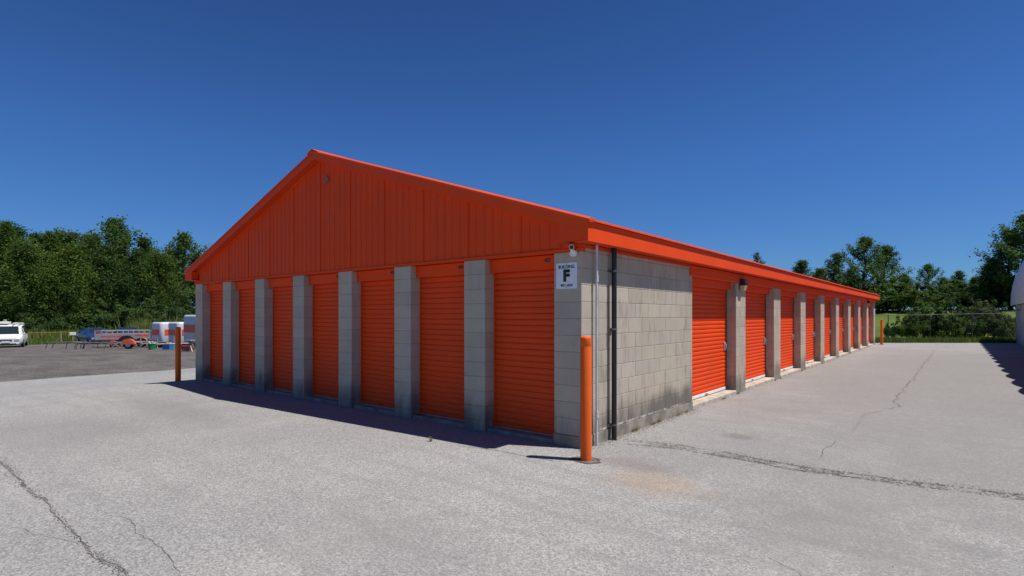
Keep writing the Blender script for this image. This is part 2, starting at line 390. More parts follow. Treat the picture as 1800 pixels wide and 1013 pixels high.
# cracks and the trench seam
def ribbon(pts, wfun, seed, off=0.004, step=0.05, jit=0.03):
    rnd = random.Random(seed); P = []
    for (a, b) in zip(pts, pts[1:]):
        a = Vector((*a, 0)); b = Vector((*b, 0)); n = max(1, int((b - a).length / step))
        d = (b - a).normalized(); s = Vector((-d.y, d.x, 0))
        for i in range(n):
            p = a.lerp(b, i / n)
            j = jit * (mnoise.noise(Vector((p.x * 2.5, p.y * 2.5, seed))) * 1.6 + mnoise.noise(Vector((p.x * 9, p.y * 9, seed + 5))) * 0.9) + rnd.uniform(-.1, .1) * jit
            P.append((p + s * j, s))
    m = MB(); n = len(P); L = []
    for i, (p, s) in enumerate(P):
        wd = wfun(i / n) * rnd.uniform(0.55, 1.15) * 0.5 * min(1, 6 * i / n + .1, 6 * (1 - i / n) + .1)
        L.append((p - s * wd, p + s * wd))
    for (a, b), (c, d) in zip(L, L[1:]):
        if rnd.random() < 0.04: continue
        m.face([(q.x, q.y, gz(q.x, q.y) + off) for q in (a, b, d, c)])
    return m
def crack(pix, wd, seed, label, jit=0.03, mat='crack', name='asphalt_crack', step=0.05, off=0.004):
    m = ribbon([gp(*p) for p in pix], lambda t: wd, seed, jit=jit, step=step, off=off)
    return tag(m.build(name, M[mat], recalc=False), label, kind='structure')
crack([(-40, 770), (0, 812), (40, 850), (90, 893), (150, 955), (215, 1013), (300, 1090)], 0.007, 1, 'long dark crack across the lower left of the asphalt', 0.045)
crack([(180, 900), (230, 915), (240, 950), (285, 962), (310, 1000), (330, 1030)], 0.004, 2, 'thin branching crack right of the long left crack', 0.03)
crack([(30, 925), (60, 940), (110, 945), (150, 958)], 0.003, 3, 'hairline crack left of the long left crack', 0.03)
crack([(1646, 612), (1625, 640), (1605, 668), (1584, 690), (1573, 705), (1580, 715), (1566, 720), (1525, 728), (1508, 736), (1512, 745), (1495, 764)], 0.013, 4, 'jagged dark crack running down the lane', 0.05)
crack([(1470, 773), (1462, 785), (1447, 790), (1444, 800), (1440, 806)], 0.011, 5, 'short crack beside the trench seam', 0.02)
crack([(1340, 975), (1390, 1000), (1420, 1030)], 0.004, 6, 'faint crack at the lower right of the asphalt', 0.03)
crack([(780, 782), (870, 792), (930, 803), (980, 812), (1010, 812)], 0.009, 7, 'thin crack in front of the corner door', 0.02)
seamp = [(1100, 773), (1180, 780), (1290, 798), (1400, 818), (1500, 832), (1600, 845), (1700, 857), (1830, 875)]
def flecks(pix, n, spread, s0, s1, seed, mat, label, name='asphalt_crack', off=0.005):
    """broken dark chips and grit gathered along a line in the paving"""
    rn = random.Random(seed); P = [Vector((*gp(*p), 0)) for p in pix]; m = MB(); Ls = [(b - a).length for a, b in zip(P, P[1:])]; T = sum(Ls)
    for _ in range(n):
        t = rn.random() * T; k = 0
        while t > Ls[k]: t -= Ls[k]; k += 1
        p = P[k].lerp(P[k + 1], t / Ls[k]); d = (P[k + 1] - P[k]).normalized(); sd_ = Vector((-d.y, d.x, 0))
        w0 = .04 * mnoise.noise(Vector((p.x * 1.7, p.y * 1.7, seed))) + .02 * mnoise.noise(Vector((p.x * 7, p.y * 7, seed)))
        if mnoise.noise(Vector((p.x * 2.2, p.y * 2.2, seed + 9))) < -.12 and rn.random() < .75: continue
        if k == 0 and rn.random() > t / Ls[0] + .15: continue
        c = p + sd_ * (w0 + rn.gauss(0, spread)); r_ = rn.uniform(s0, s1); el = rn.uniform(1, 2.6); k5 = rn.randint(4, 6); a0 = rn.uniform(0, 6)
        pts = []
        for j in range(k5):
            a_ = a0 + 6.283 * j / k5; q = c + d * math.cos(a_) * r_ * el * rn.uniform(.6, 1) + sd_ * math.sin(a_) * r_ * rn.uniform(.6, 1); pts.append((q.x, q.y, gz(q.x, q.y) + off + rn.uniform(0, .0015)))
        m.face(pts)
    return tag(m.build(name, M[mat], recalc=False), label, kind='structure')
up = [(x, y + 1) for x, y in seamp]; lo = [(x, y + 8) for x, y in seamp]
flecks(up, 1200, .011, .003, .007, 31, 'crack', 'upper dark edge of the filled trench seam', 'trench_seam')
flecks(lo, 1400, .013, .003, .008, 32, 'crack', 'lower dark edge of the filled trench seam', 'trench_seam', .0055)
flecks([(x, y + 4.5) for x, y in seamp], 1500, .06, .003, .009, 33, 'seam', 'gritty strip filling the trench seam', 'trench_seam', .003)
LC = [(-40, 770), (0, 812), (40, 850), (90, 893), (150, 955), (215, 1013), (300, 1090)]
flecks(LC, 1300, .006, .002, .006, 34, 'crack', 'dark grit filling the long left crack')
flecks(LC, 1500, .022, .002, .006, 35, 'seam', 'scattered grit beside the long left crack', off=.003)

# ------------------------------------------------------------------ the storage building
PF, WF, PR, WR, OR_ = 1.5047, 0.385, 2.881, 0.62, 5.725
W = 7 * PF + WF; LEN = OR_ + 8 * PR + WR
ZE = 2.385; DR = 0.20; A_, B_ = 0.165, 0.19
RX = -W / 2 + 0.03; ZR = 4.44
EX1 = B_; EX0 = -W - B_; ZT = 2.62
CH = 0.1965; ZF = 0.14
bld = empty('storage_building', (0, 0, 0), 0, 'long grey block self storage building with orange gable, roof and roller doors', 'building')

def course(m, rnd, x0, x1, y0, y1, z0, ztop, axis, blocks=None, off=0.0):
    """courses of bevelled blocks; axis = the running direction; blocks None means one block wide"""
    k = 0; z = z0
    while z < ztop - 0.01:
        zt = min(z + CH, ztop)
        if blocks is None:
            v = rnd.uniform(0.93, 1.05); m.box((x0, y0, z + 0.0016), (x1, y1, zt - 0.0016), 0.004, (v, v * rnd.uniform(.985, 1.01), v * rnd.uniform(.97, 1.01)))
        else:
            a, b = (x0, x1) if axis == 0 else (y0, y1)
            p = a + (-blocks / 2 if (k % 2) else 0) + off
            while p < b:
                q = p + blocks; s0, s1 = max(p, a), min(q, b)
                if s1 - s0 > 0.03:
                    v = rnd.uniform(0.92, 1.05); c = (v, v * rnd.uniform(.985, 1.01), v * rnd.uniform(.97, 1.01))
                    if axis == 0: m.box((s0 + .002, y0, z + .002), (s1 - .002, y1, zt - .002), 0.004, c)
                    else: m.box((x0, s0 + .002, z + .002), (x1, s1 - .002, zt - .002), 0.004, c)
                p = q
        z = zt; k += 1
rnd = random.Random(3)
mort = (0.80, 0.80, 0.80)  # mortar is block-coloured; its darker tint paints in the shade of recessed joints
# side wall at the corner (runs along +Y at x = 0)
m = MB(); course(m, rnd, -0.19, 0.0, WF + 0.004, 3.42, ZF, ZE - 0.02, 1, 0.393)
m.box((-0.185, WF + 0.004, ZF), (-0.007, 3.414, ZE - 0.02), c=mort)
m.box((-0.185, 0.093, 2.302), (-0.001, WF + 0.003, ZE - 0.02), .003, (.97, .97, .96))
m.build('block_wall', M['block'], bld, cols=True)
# hidden sides: left and rear walls, and the inner core closing the recesses
m = MB()
m.box((-W, 0.45, -0.6), (-W + 0.19, LEN, ZE - 0.02), c=(.95, .95, .95)); m.build('left_wall', M['block'], bld, cols=True)
m = MB(); m.box((-W + 0.2, LEN - 0.19, -0.3), (-0.45, LEN, ZE - 0.02), c=(.95, .95, .95)); m.build('rear_wall', M['block'], bld, cols=True)
# footing under the side wall, with a pale line at the joint
m = MB(); m.prism([(-WF - .006, -.010), (.010, -.010), (.010, 3.42), (-.20, 3.42), (-.20, .41), (-WF - .006, .41)], 2, -0.3, ZF - 0.004); m.build('footing', M['footing'], bld)
# front piers
for i in range(8):
    x1 = -i * PF; x0 = x1 - WF; m = MB()
    dep = 0.39 if i not in (0, 7) else 0.385
    z0 = -0.35 if i == 7 else -0.10
    course(m, rnd, x0, x1, 0.0, dep, ZF - CH - (0.1965 if i == 7 else 0), 2.30, 0)
    m.box((x0 + .006, 0.006, -0.4), (x1 - .006, dep - .006, 2.295), c=mort)
    m.build('pier', M['block'], bld, cols=True)
# side piers
for i in range(9):
    y0 = OR_ + i * PR; y1 = y0 + WR; m = MB()
    z = ZF - CH; k = 0
    while z < 2.2 - .01:
        zt = min(z + CH, 2.2)
        cuts = [y0, y0 + 0.39, y1] if k % 2 else [y0, y1 - 0.39, y1]
        for a, b in zip(cuts, cuts[1:]):
            v = rnd.uniform(0.93, 1.05); m.box((-0.39, a + (.002 if a > y0 else 0), z + .002), (0.0, b - (.002 if b < y1 else 0), zt - .002), 0.004, (v, v * .995, v * .985))
        z = zt; k += 1
    m.box((-0.384, y0 + .006, -0.2), (-0.006, y1 - .006, 2.195), c=mort)
    m.build('pier', M['block'], bld, cols=True)
m = MB(); m.box((-0.19, LEN - .006, 0), (-0.40, LEN - 0.2, 2.2), c=mort); m.build('end_wall', M['block'], bld, cols=True)
# thresholds
for i in range(7):
    x1 = -i * PF - WF; x0 = -(i + 1) * PF
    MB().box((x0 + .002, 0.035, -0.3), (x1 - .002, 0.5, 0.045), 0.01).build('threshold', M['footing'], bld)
for i in range(9):
    y1 = OR_ + i * PR; y0 = y1 - (PR - WR) if i else 3.422
    MB().box((-0.5, y0 + .002, -0.2), (0.012, y1 - .002, 0.075), 0.012).build('threshold', M['concrete'], bld)

# roller doors: rolled slats as real profile
def slats(z0, z1, pitch=0.0775):
    P = []; n = int(round((z1 - z0) / pitch)); h = (z1 - z0) / n
    for k in range(n):
        z = z0 + k * h
        P += [(0.0, z), (0.0, z + h * .10), (0.011, z + h * .20), (0.014, z + h * .50), (0.012, z + h * .84), (0.004, z + h * .93)]
    P.append((0.0, z1)); return P
def roller_door(face, a, b, z0, z1, lock=False, light=False):
    """face 'front' looks to -Y, 'side' looks to +X; a..b along the wall"""
    m = MB(); prof = slats(z0 + 0.05, z1)
    if face == 'front':
        m.sweep([(DR - o, z) for o, z in prof], 0, a, b)
    else:
        m.sweep([(-DR + o, z) for o, z in prof], 1, a, b)
    d = m.build('roller_door', M['door'], bld, recalc=False)
    bar = MB(); nm = 'steel' if face == 'front' else 'white'
    if face == 'front':
        bar.box((a, DR - .016, z0 - .002), (b, DR + .03, z0 + 0.05), .004); c = (a + b) / 2
        bar.build('bottom_bar', M['door'], d)
        MB().box((a, DR - .02, z0 - .012), (b, DR + .028, z0 - .003)).build('weather_strip', M['galv'], d)
        h = MB(); h.tube([(c - .05, DR - .02, z0 + .015), (c - .03, DR - .035, z0 + .03), (c + .03, DR - .035, z0 + .03), (c + .05, DR - .02, z0 + .015)], .007)
        h.build('pull_handle', M['steel'], d)
    else:
        bar.box((-DR - .03, a, z0 - .002), (-DR + .018, b, z0 + 0.05), .004).build('bottom_bar', M['white'], d)
        c = (a + b) / 2
        h = MB(); h.tube([(-DR + .018, c - .05, z0 + .01), (-DR + .035, c - .03, z0 + .03), (-DR + .035, c + .03, z0 + .03), (-DR + .018, c + .05, z0 + .01)], .008)
        h.build('pull_handle', M['steel'], d)
        L = MB(); L.box((-DR + .013, b - .16, .86), (-DR + .028, b - .07, 1.02), .004); L.box((-DR + .028, b - .13, .90), (-DR + .055, b - .10, .99), .004)
        L.tube([(-DR + .03, b - .1, .94), (-DR + .03, b - .02, .94)], .01)
        L.build('latch', M['galv'], d)
    # guide rails
    for e, s in ((a, 1), (b, -1)):
        q = MB()
        if face == 'front': q.box((e, DR - .022, z0), (e + s * .028, DR - .015, z1), 0)
        else: q.box((-DR + .016, e, z0), (-DR + .024, e + s * .028, z1), 0)
        q.build('guide_rail', M['door'] if face == 'front' else M['steel'], d)
    return d
for i in range(7):
    x1 = -i * PF - WF; x0 = -(i + 1) * PF
    roller_door('front', x0 + .002, x1 - .002, 0.06, 2.125)
for i in range(9):
    y1 = OR_ + i * PR; y0 = y1 - (PR - WR) if i else 3.422
    roller_door('side', y0 + .002, y1 - .002, 0.09, 2.06)

# header panels with unit numbers
for i in range(7):
    x1 = -i * PF - WF; x0 = -(i + 1) * PF
    hd = MB().box((x0 + .002, 0.10, 2.125), (x1 - .002, 0.24, 2.298), .004).build('header_panel', M['orange'], bld)
    n = 407 - i
    text_mesh('unit_number', str(n), M['number'], 0.105, 0.055, 0.03, hd, Matrix.Translation((x1 - .165, 0.0998, 2.235)) @ FRONT)
for i in range(9):
    y1 = OR_ + i * PR; y0 = y1 - (PR - WR) if i else 3.422
    MB().box((-0.24, y0 + .002, 2.06), (-0.10, y1 - .002, 2.198), .004).build('header_panel', M['orange'], bld)
MB().box((-0.30, 3.30, 2.202), (0.022, LEN, ZE - .012), .004).build('header_beam', M['orange'], bld)
MB().box((0.002, -0.012, ZE - 0.045), (0.018, 3.298, ZE - .006)).build('frieze_trim', M['soffit'], bld)

# gable: ribbed siding
def roofz(x, dz=0.0):
    s = (ZR - ZT) / (EX1 - RX); return ZR - abs(x - RX) * s + dz
SL = (ZR - ZT) / (EX1 - RX)
m = MB(); zb = 2.34; pts = []
x = -W - 0.0
while x < -0.02:
    pts += [(x, 0.0), (x + .118, 0.0), (x + .123, -.009), (x + .136, -.009), (x + .141, 0.0)]; x += 0.152
pts = [(min(a, 0.0), b) for a, b in pts if a <= 0.0] + [(0.0, 0.0)]
base = -0.004
for (xa, ya), (xb, yb) in zip(pts, pts[1:]):
    if xb - xa < 1e-6: continue
    segs = [(xa, ya), (xb, yb)]
    if xa < RX < xb: segs = [(xa, ya), (RX, ya + (yb - ya) * (RX - xa) / (xb - xa)), (xb, yb)]
    for (p, q), (r_, s_) in zip(segs, segs[1:]):
        m.face([(p, q + base, zb), (r_, s_ + base, zb), (r_, s_ + base, roofz(r_, -0.10)), (p, q + base, roofz(p, -0.10))])
# panel lap joints every fifth rib
x = -W + 0.912
while x < -0.3:
    m.sweep([(-.0045, zb), (-.0045, 0)], 0, x, x) if False else m.box((x - .004, -0.019, zb + .003), (x + .006, -0.002, roofz(x, -.14)), c=(1, 1, 1)); x += 0.912
m.build('gable_siding', M['orange'], bld, recalc=False)
MB().box((-W - .01, -0.024, 2.302), (-0.0, 0.09, 2.338), .003).build('gable_base_trim', M['orange'], bld)
# trim lines along the rakes, under the soffit
m = MB()
for xa, xb in ((-W, RX), (RX, -0.02)):
    m.face([(xa, -.026, roofz(xa, -.165)), (xb, -.026, roofz(xb, -.165)), (xb, -.026, roofz(xb, -.125)), (xa, -.026, roofz(xa, -.125))])
    m.face([(xa, -.026, roofz(xa, -.165)), (xb, -.026, roofz(xb, -.165)), (xb, -.003, roofz(xb, -.165)), (xa, -.003, roofz(xa, -.165))])
m.build('rake_trim', M['orange'], bld)
MB().box((-0.255, -0.022, 2.342), (-0.245, -0.001, roofz(-.25, -.14))).build('corner_trim', M['orange'], bld)
MB().box((-0.243, -0.02, 2.342), (0.0, 0.09, 2.55), .002).build('corner_panel', M['orange'], bld)
# roof body with ribs running up the slope
def rake_prof(top, bot):
    return [(EX0, roofz(EX0, bot)), (RX, roofz(RX, bot)), (EX1, roofz(EX1, bot)), (EX1, roofz(EX1, top)), (RX, roofz(RX, top)), (EX0, roofz(EX0, top))]
# front rake fascia board
for yy, nm in ((-A_, 'rake_fascia'), (LEN + A_ - .025, 'rake_fascia')):
    m = MB()
    for xa, xb in ((EX0 + .004, RX), (RX, EX1 - .004)):
        m.prism([(xa, roofz(xa, -.135)), (xb, roofz(xb, -.135)), (xb, roofz(xb, -.006)), (xa, roofz(xa, -.006))], 1, yy, yy + .025)
    m.build(nm, M['orange'], bld)
# rake soffit
m = MB()
for xa, xb in ((EX0 + .004, RX), (RX, EX1 - .004)):
    m.prism([(xa, roofz(xa, -.118)), (xb, roofz(xb, -.118)), (xb, roofz(xb, -.108)), (xa, roofz(xa, -.108))], 1, -A_ + .025, 0.0)
m.build('rake_soffit', M['soffit'], bld)
# boxed eaves on both long sides: fascia + soffit + return at the gable
for sgn, e in ((1, EX1), (-1, EX0)):
    i_ = e - sgn * .022; wall = 0.0 if sgn > 0 else -W
    MB().box((i_, -A_ - .002, ZE), (e, LEN + A_, ZT - .014)).build('eave_fascia', M['orange'], bld)
    MB().box((wall - sgn * .25, -A_ + .002, ZE + .002), (i_ - sgn * .001, LEN + A_ - .003, ZE + .012)).build('eave_soffit', M['soffit'], bld)
    xr = wall - sgn * .20
    m = MB(); m.prism([(min(xr, i_), ZE + .014), (max(xr, i_), ZE + .014), (max(xr, i_), roofz(max(xr, i_), -.136)), (min(xr, i_), roofz(min(xr, i_), -.136))], 1, -A_ + .001, -0.024)
    m.build('eave_return', M['orange'], bld)
# metal roof sheets with ribs
for sgn, e in ((1, EX1 + .030), (-1, EX0 - .030)):
    P = []; y = -A_ - .012; yend = LEN + A_ + .012
    while y < yend:
        P += [(y, 0), (y + .20, 0), (y + .213, .020), (y + .232, .020), (y + .245, 0)]; y += .245
    P = [p for p in P if p[0] <= yend] + [(yend, 0)]
    m = MB(); za = roofz(RX, .0); zb_ = roofz(RX) - abs(e - RX) * SL
    for (ya, ha), (yb, hb) in zip(P, P[1:]):
        m.face([(RX, ya, za + ha), (e, ya, zb_ + ha), (e, yb, zb_ + hb), (RX, yb, za + hb)])
        m.face([(RX, ya, za - .006), (e, ya, zb_ - .006), (e, yb, zb_ - .006), (RX, yb, za - .006)])
        m.face([(e, ya, zb_ + ha), (e, ya, zb_ - .006), (e, yb, zb_ - .006), (e, yb, zb_ + hb)])
    m.build('roof_sheet', M['roof'], bld, recalc=False)
    # rake flashing on the gable edge
    f = MB()
    xa, xb = RX, e
    f.face([(xa, -A_ + .012, za + .034), (xb, -A_ + .012, zb_ + .034), (xb, -A_ + .10, zb_ + .026), (xa, -A_ + .10, za + .026)])
    f.face([(xa, -A_ - .016, za + .012), (xb, -A_ - .016, zb_ + .012), (xb, -A_ + .012, zb_ + .034), (xa, -A_ + .012, za + .034)])
    f.face([(xa, -A_ - .016, za + .012), (xb, -A_ - .016, zb_ + .012), (xb, -A_ - .016, zb_ - .018), (xa, -A_ - .016, za - .018)])
    f.face([(xb, -A_ - .016, zb_ + .012), (xb, -A_ + .012, zb_ + .034), (xb, -A_ + .10, zb_ + .026), (xb, -A_ + .10, zb_ - .01), (xb, -A_ - .016, zb_ - .018)])
    f.build('rake_flashing', M['roof'], bld)
m = MB(); m.prism([(RX - .16, ZR - .16 * SL + .03), (RX, ZR + .045), (RX + .16, ZR - .16 * SL + .03), (RX + .16, ZR - .16 * SL + .024), (RX, ZR + .036), (RX - .16, ZR - .16 * SL + .024)], 1, -A_ - .03, LEN + A_ + .03)
m.build('ridge_cap', M['roof'], bld)
# pipes on the side wall by the corner
m = MB(); yc = 0.262; m.tube([(.05, yc, .0), (.05, yc, ZE)], .0165, 12); c = m.build('conduit', M['pvc'], bld, smooth=True)
for z in (.37, 1.99): MB().tube([(.05, yc, z - .04), (.05, yc, z + .04)], .0215, 12).build('coupling', M['pvc'], c, smooth=True)
m = MB(); yc = 0.66; m.tube([(.065, yc, -.02), (.065, yc, ZE - .0)], .032, 16); c = m.build('downpipe', M['black'], bld, smooth=True)
for z in (.19, 1.38, 2.10):
    MB().tube([(.065, yc, z - .012), (.065, yc, z + .012)], .036, 16).box((0.002, yc - .055, z - .011), (.03, yc + .055, z + .011)).build('pipe_clamp', M['steel'], c)
# small vent on the gable
m = MB(); vx = -5.20; vz = 3.93
for dx, dz, r_ in ((-.025, -.035, .028), (.025, .0, .028), (0, .05, .024)):
    m.tube([(vx + dx, -.022, vz + dz), (vx + dx, -.05, vz + dz)], r_, 10)
m.box((vx - .035, -.03, vz - .045), (vx + .035, -.02, vz + .06)); m.build('gable_vent', M['ventgrey'], bld)

# ------------------------------------------------------------------ sign, cameras, lamps, bollards
sg = empty('building_sign', (-0.203, -0.001, 2.02), 0, 'white square sign reading BUILDING F 401-434 on the corner pier', 'sign')
bm = bmesh.new(); rr = .018; hw, hh = .147, .153; v = []
for cx, cz, a0 in ((hw - rr, hh - rr, 0), (-hw + rr, hh - rr, 90), (-hw + rr, -hh + rr, 180), (hw - rr, -hh + rr, 270)):
    for k in range(6): t = R(a0 + k * 18); v.append((cx + rr * math.cos(t), cz + rr * math.sin(t)))
bm.free(); MB().prism(v, 1, -.006, 0.0).build('panel', M['signwhite'], sg)
T = lambda x, z: Matrix.Translation((x, -.0058, z)) @ FRONT
text_mesh('word', 'BUILDING', M['ink'], .225, .041, .028, sg, T(0, .106))
text_mesh('letter', 'F', M['ink'], .092, .145, .06, sg, T(.002, .002))
text_mesh('unit_range', '401-434', M['ink'], .170, .035, .028, sg, T(0, -.112))
for z in (.138, -.138): MB().tube([(0, -.0062, z), (0, -.011, z)], .006, 8).build('screw', M['steel'], sg)

sc = empty('security_camera', (-0.055, -0.02, 2.30), 0, 'white bullet security camera above the building sign, under the eave corner', 'camera')
m = MB(); m.tube([(-.035, -.0, -.03), (-.035, -.05, -.03)], .05, 20); m.build('mount_box', M['white'], sc, smooth=True)
m = MB(); m.tube([(-.035, -.045, -.015), (-.03, -.09, .015), (.0, -.10, .03)], .016, 10); m.build('arm', M['white'], sc, smooth=True)
m = MB(); d = Vector((.52, -.84, -.12)).normalized(); p0 = Vector((-.06, -.03, .055)); m.tube([p0, p0 + d * .02, p0 + d * .15, p0 + d * .155], [.030, .038, .038, .036], 18); m.build('camera_body', M['white'], sc, smooth=True)
m = MB(); m.tube([p0 + d * .154, p0 + d * .158], .030, 18); m.build('lens', M['black'], sc, smooth=True)
m = MB(); n_ = d.cross(Vector((0, 0, 1))).normalized(); up = n_.cross(d)
a = p0 + up * .043
m.face([a + n_ * .042 - d * .0, a - n_ * .042, a - n_ * .042 + d * .18, a + n_ * .042 + d * .18])
m.face([a + n_ * .042 + up * .004, a - n_ * .042 + up * .004, a - n_ * .042 + d * .18 + up * .004, a + n_ * .042 + d * .18 + up * .004])
m.build('sunshade', M['white'], sc); sc.scale = (.82, .82, .82)

def wall_lamp(y, label):
    t = empty('wall_lamp', (0.022, y, 2.15), 0, label, 'wall lamp', 'wall lamps along the side of the building')
    m = MB(); m.prism([(0, 0.0), (.10, -.0), (.11, .05), (.08, .13), (0, .13)], 1, -.09, .09); m.build('housing', M['black'], t)
    m = MB(); m.prism([(0.01, -.10), (.07, -.09), (.10, -.001), (0.01, -.001)], 1, -.08, .08); m.build('lamp_lens', M['lens'], t)
wall_lamp(OR_ + .25, 'dark wall lamp with amber lens above the nearest side pier')
wall_lamp(OR_ + 7 * PR + .1, 'dark wall lamp near the far end of the building')

def bollard(x, y, label, first=None):
    t = empty('bollard', (x, y, gz(x, y)), 0, label, 'bollard', 'orange bollards at the corners of the building')
    prof = [(0, .061), (1.22, .061), (1.222, .0602), (1.224, .061), (1.300, .061), (1.316, .058), (1.325, .048), (1.330, .028), (1.331, .004)]
    MB().tube([(0, 0, z - (.05 if z == 0 else 0)) for z, r_ in prof], [r_ for z, r_ in prof], 28).build('sleeve', M['bollard'], t, smooth=True)
    rn = random.Random(int(x * 7)); pts = [(math.cos(k * .45) * rn.uniform(.14, .19), math.sin(k * .45) * rn.uniform(.12, .17), .005) for k in range(14)]
    MB().face(pts).build('tar_collar', M['patch'], t, recalc=False)
    return t
bollard(*[(0.291, -.378)][0], 'orange bollard beside the white conduit at the near corner')
pb = at(313, 13.25); bollard(pb.x, pb.y, 'dark orange bollard at the left end of the gable front')
bollard(.27, LEN + .25, 'distant orange bollard at the far end of the lane')

# loose grit along the foot of the side wall, one object
rnd = random.Random(5); m = MB()
def stone(m, x, y, r_):
    z = gz(x, y); vs = [Vector((x + r_ * rnd.uniform(.6, 1.2) * math.cos(t), y + r_ * rnd.uniform(.6, 1.2) * math.sin(t), z)) for t in (0, 1.3, 2.6, 3.9, 5.1)]
    top = Vector((x + rnd.uniform(-.3, .3) * r_, y, z + r_ * rnd.uniform(.6, 1.1)))
    for a_, b_ in zip(vs, vs[1:] + vs[:1]): m.face([a_, b_, top])
for _ in range(900):
    y = rnd.uniform(-.1, 3.6) if rnd.random() < .7 else rnd.uniform(3.6, 26); stone(m, .04 + abs(rnd.gauss(0, .07)), y, rnd.uniform(.003, .012))
for _ in range(500):
    t = rnd.random(); k = rnd.randint(0, len(seamp) - 2); a = gp(*seamp[k]); b = gp(*seamp[k + 1])
    stone(m, a[0] + (b[0] - a[0]) * t + rnd.gauss(0, .06), a[1] + (b[1] - a[1]) * t + rnd.gauss(0, .06), rnd.uniform(.003, .010))
for _ in range(700):
    stone(m, .25 + rnd.gauss(0, .28), .5 + rnd.gauss(0, .45), rnd.uniform(.002, .009)) if rnd.random() < .6 else stone(m, rnd.uniform(-8, 5), rnd.uniform(-5, 12) * 1.0, rnd.uniform(.003, .008))
for _ in range(2600):
    y = rnd.uniform(-.1, 3.5) if rnd.random() < .6 else rnd.uniform(3.5, 24); stone(m, .016 + abs(rnd.gauss(0, .035)), y, rnd.uniform(.003, .010))
for _ in range(1200):
    x = rnd.uniform(-11, .1); stone(m, x, -.012 - abs(rnd.gauss(0, .03)), rnd.uniform(.003, .009))
tag(m.build('loose_grit', M['stone'], recalc=False), 'loose grit scattered along the wall foot and the trench seam', 'grit', kind='stuff')

# ------------------------------------------------------------------ plants
def leafball(m, c, r_, n, size, rnd, flat=0.75, dark=(0.62, 1.2)):
    cv = rnd.uniform(*dark)
    for _ in range(n):
        d = Vector((rnd.gauss(0, 1), rnd.gauss(0, 1), rnd.gauss(0, 1))).normalized()
        rad = r_ * (rnd.random() ** 0.45); p = c + Vector((d.x * rad, d.y * rad, d.z * rad * flat))
        nrm = (d + Vector((rnd.gauss(0, .6), rnd.gauss(0, .6), rnd.gauss(0, .6) + .35))).normalized()
        a = nrm.cross(Vector((rnd.gauss(0, 1), rnd.gauss(0, 1), rnd.gauss(0, 1)))).normalized(); b = nrm.cross(a)
        s = size * rnd.uniform(.55, 1.3); v = cv * rnd.uniform(.8, 1.2)
        m.face([p - a * s, p - b * s * .55, p + a * s, p + b * s * .6 + nrm * s * .25], (v, v, v * rnd.uniform(.8, 1.1)))

def make_tree(name, H, rad, crown0, nl_, ntw, leaves, size, leaf, seed, up=0.5, sig=0.10, lift=1.0):
    """trunk, limbs, twigs along every limb and leaves gathered along the twigs; uneven outline with gaps"""
    rnd = random.Random(seed); t = empty(name); tr = MB(); cr = MB()
    pts = [Vector((rnd.uniform(-.014, .014) * H * k / 4, rnd.uniform(-.014, .014) * H * k / 4, H * .95 * k / 8)) for k in range(9)]
    r0 = H * .015
    tr.tube([p - Vector((0, 0, .3 if i == 0 else 0)) for i, p in enumerate(pts[:8])], [r0 * (1.15 - k / 7) + .012 for k in range(8)], 8)
    def trunk(f): k = min(7, int(f * 8)); return pts[k].lerp(pts[k + 1], f * 8 - k)
    az = rnd.uniform(0, 6.28)
    for i in range(nl_):
        f = i / (nl_ - 1); h = crown0 + (.97 - crown0) * f; az += 2.4 + rnd.uniform(-.5, .5)
        env = min(1.0, .62 + f * 1.5) if f < .3 else max(.11, 1 - ((f - .3) / .7) ** 1.25 * .9)
        L = rad * env * rnd.uniform(.62, 1.18); el = R(rnd.uniform(5, 35) + up * 55 * f)
        d = Vector((math.cos(az) * math.cos(el), math.sin(az) * math.cos(el), math.sin(el)))
        b0 = trunk(h * .93); P = [b0 + d * L * q + Vector((0, 0, lift * .16 * L * q * q)) for q in (0, .35, .7, 1)]
        tr.tube(P, [r0 * .42 * (1 - .65 * f) + .01, r0 * .28 * (1 - .6 * f) + .01, .02, .01], 5, False)
        cv = rnd.uniform(.78, 1.25)
        for j in range(ntw):
            q = .25 + .75 * (j + rnd.random()) / ntw; k = min(2, int(q * 3)); c = P[k].lerp(P[k + 1], q * 3 - k) if k < 3 else P[3]
            td = (d * .6 + Vector((rnd.gauss(0, .55), rnd.gauss(0, .55), rnd.gauss(.35 * lift, .4)))).normalized(); tl = rad * rnd.uniform(.12, .32) * (1.1 - .4 * f)
            e = c + td * tl
            if j % 2 == 0: tr.tube([c, e], [.014, .006], 3, False)
            tv = cv * rnd.uniform(.8, 1.2); sg = sig * rad
            for _ in range(int(leaves * rnd.uniform(.6, 1.4))):
                p = c.lerp(e, rnd.random() * 1.1) + Vector((rnd.gauss(0, sg), rnd.gauss(0, sg), rnd.gauss(0, sg * .8)))
                nrm = Vector((rnd.gauss(0, .7), rnd.gauss(0, .7), rnd.gauss(.55, .6))).normalized()
                a_ = nrm.cross(Vector((rnd.gauss(0, 1), rnd.gauss(0, 1), rnd.gauss(0, 1)))).normalized(); b_ = nrm.cross(a_)
                s_ = size * rnd.uniform(.55, 1.25); v = tv * rnd.uniform(.88, 1.12)
                cr.face([p - a_ * s_, p - b_ * s_ * .55, p + a_ * s_, p + b_ * s_ * .6 + nrm * s_ * .25], (v, v, v * rnd.uniform(.8, 1.1)))
    tr.build('trunk', M['bark'], t, recalc=False); cr.build('crown', M[leaf], t, cols=True, recalc=False)
    return t
protos = {}
used = set()
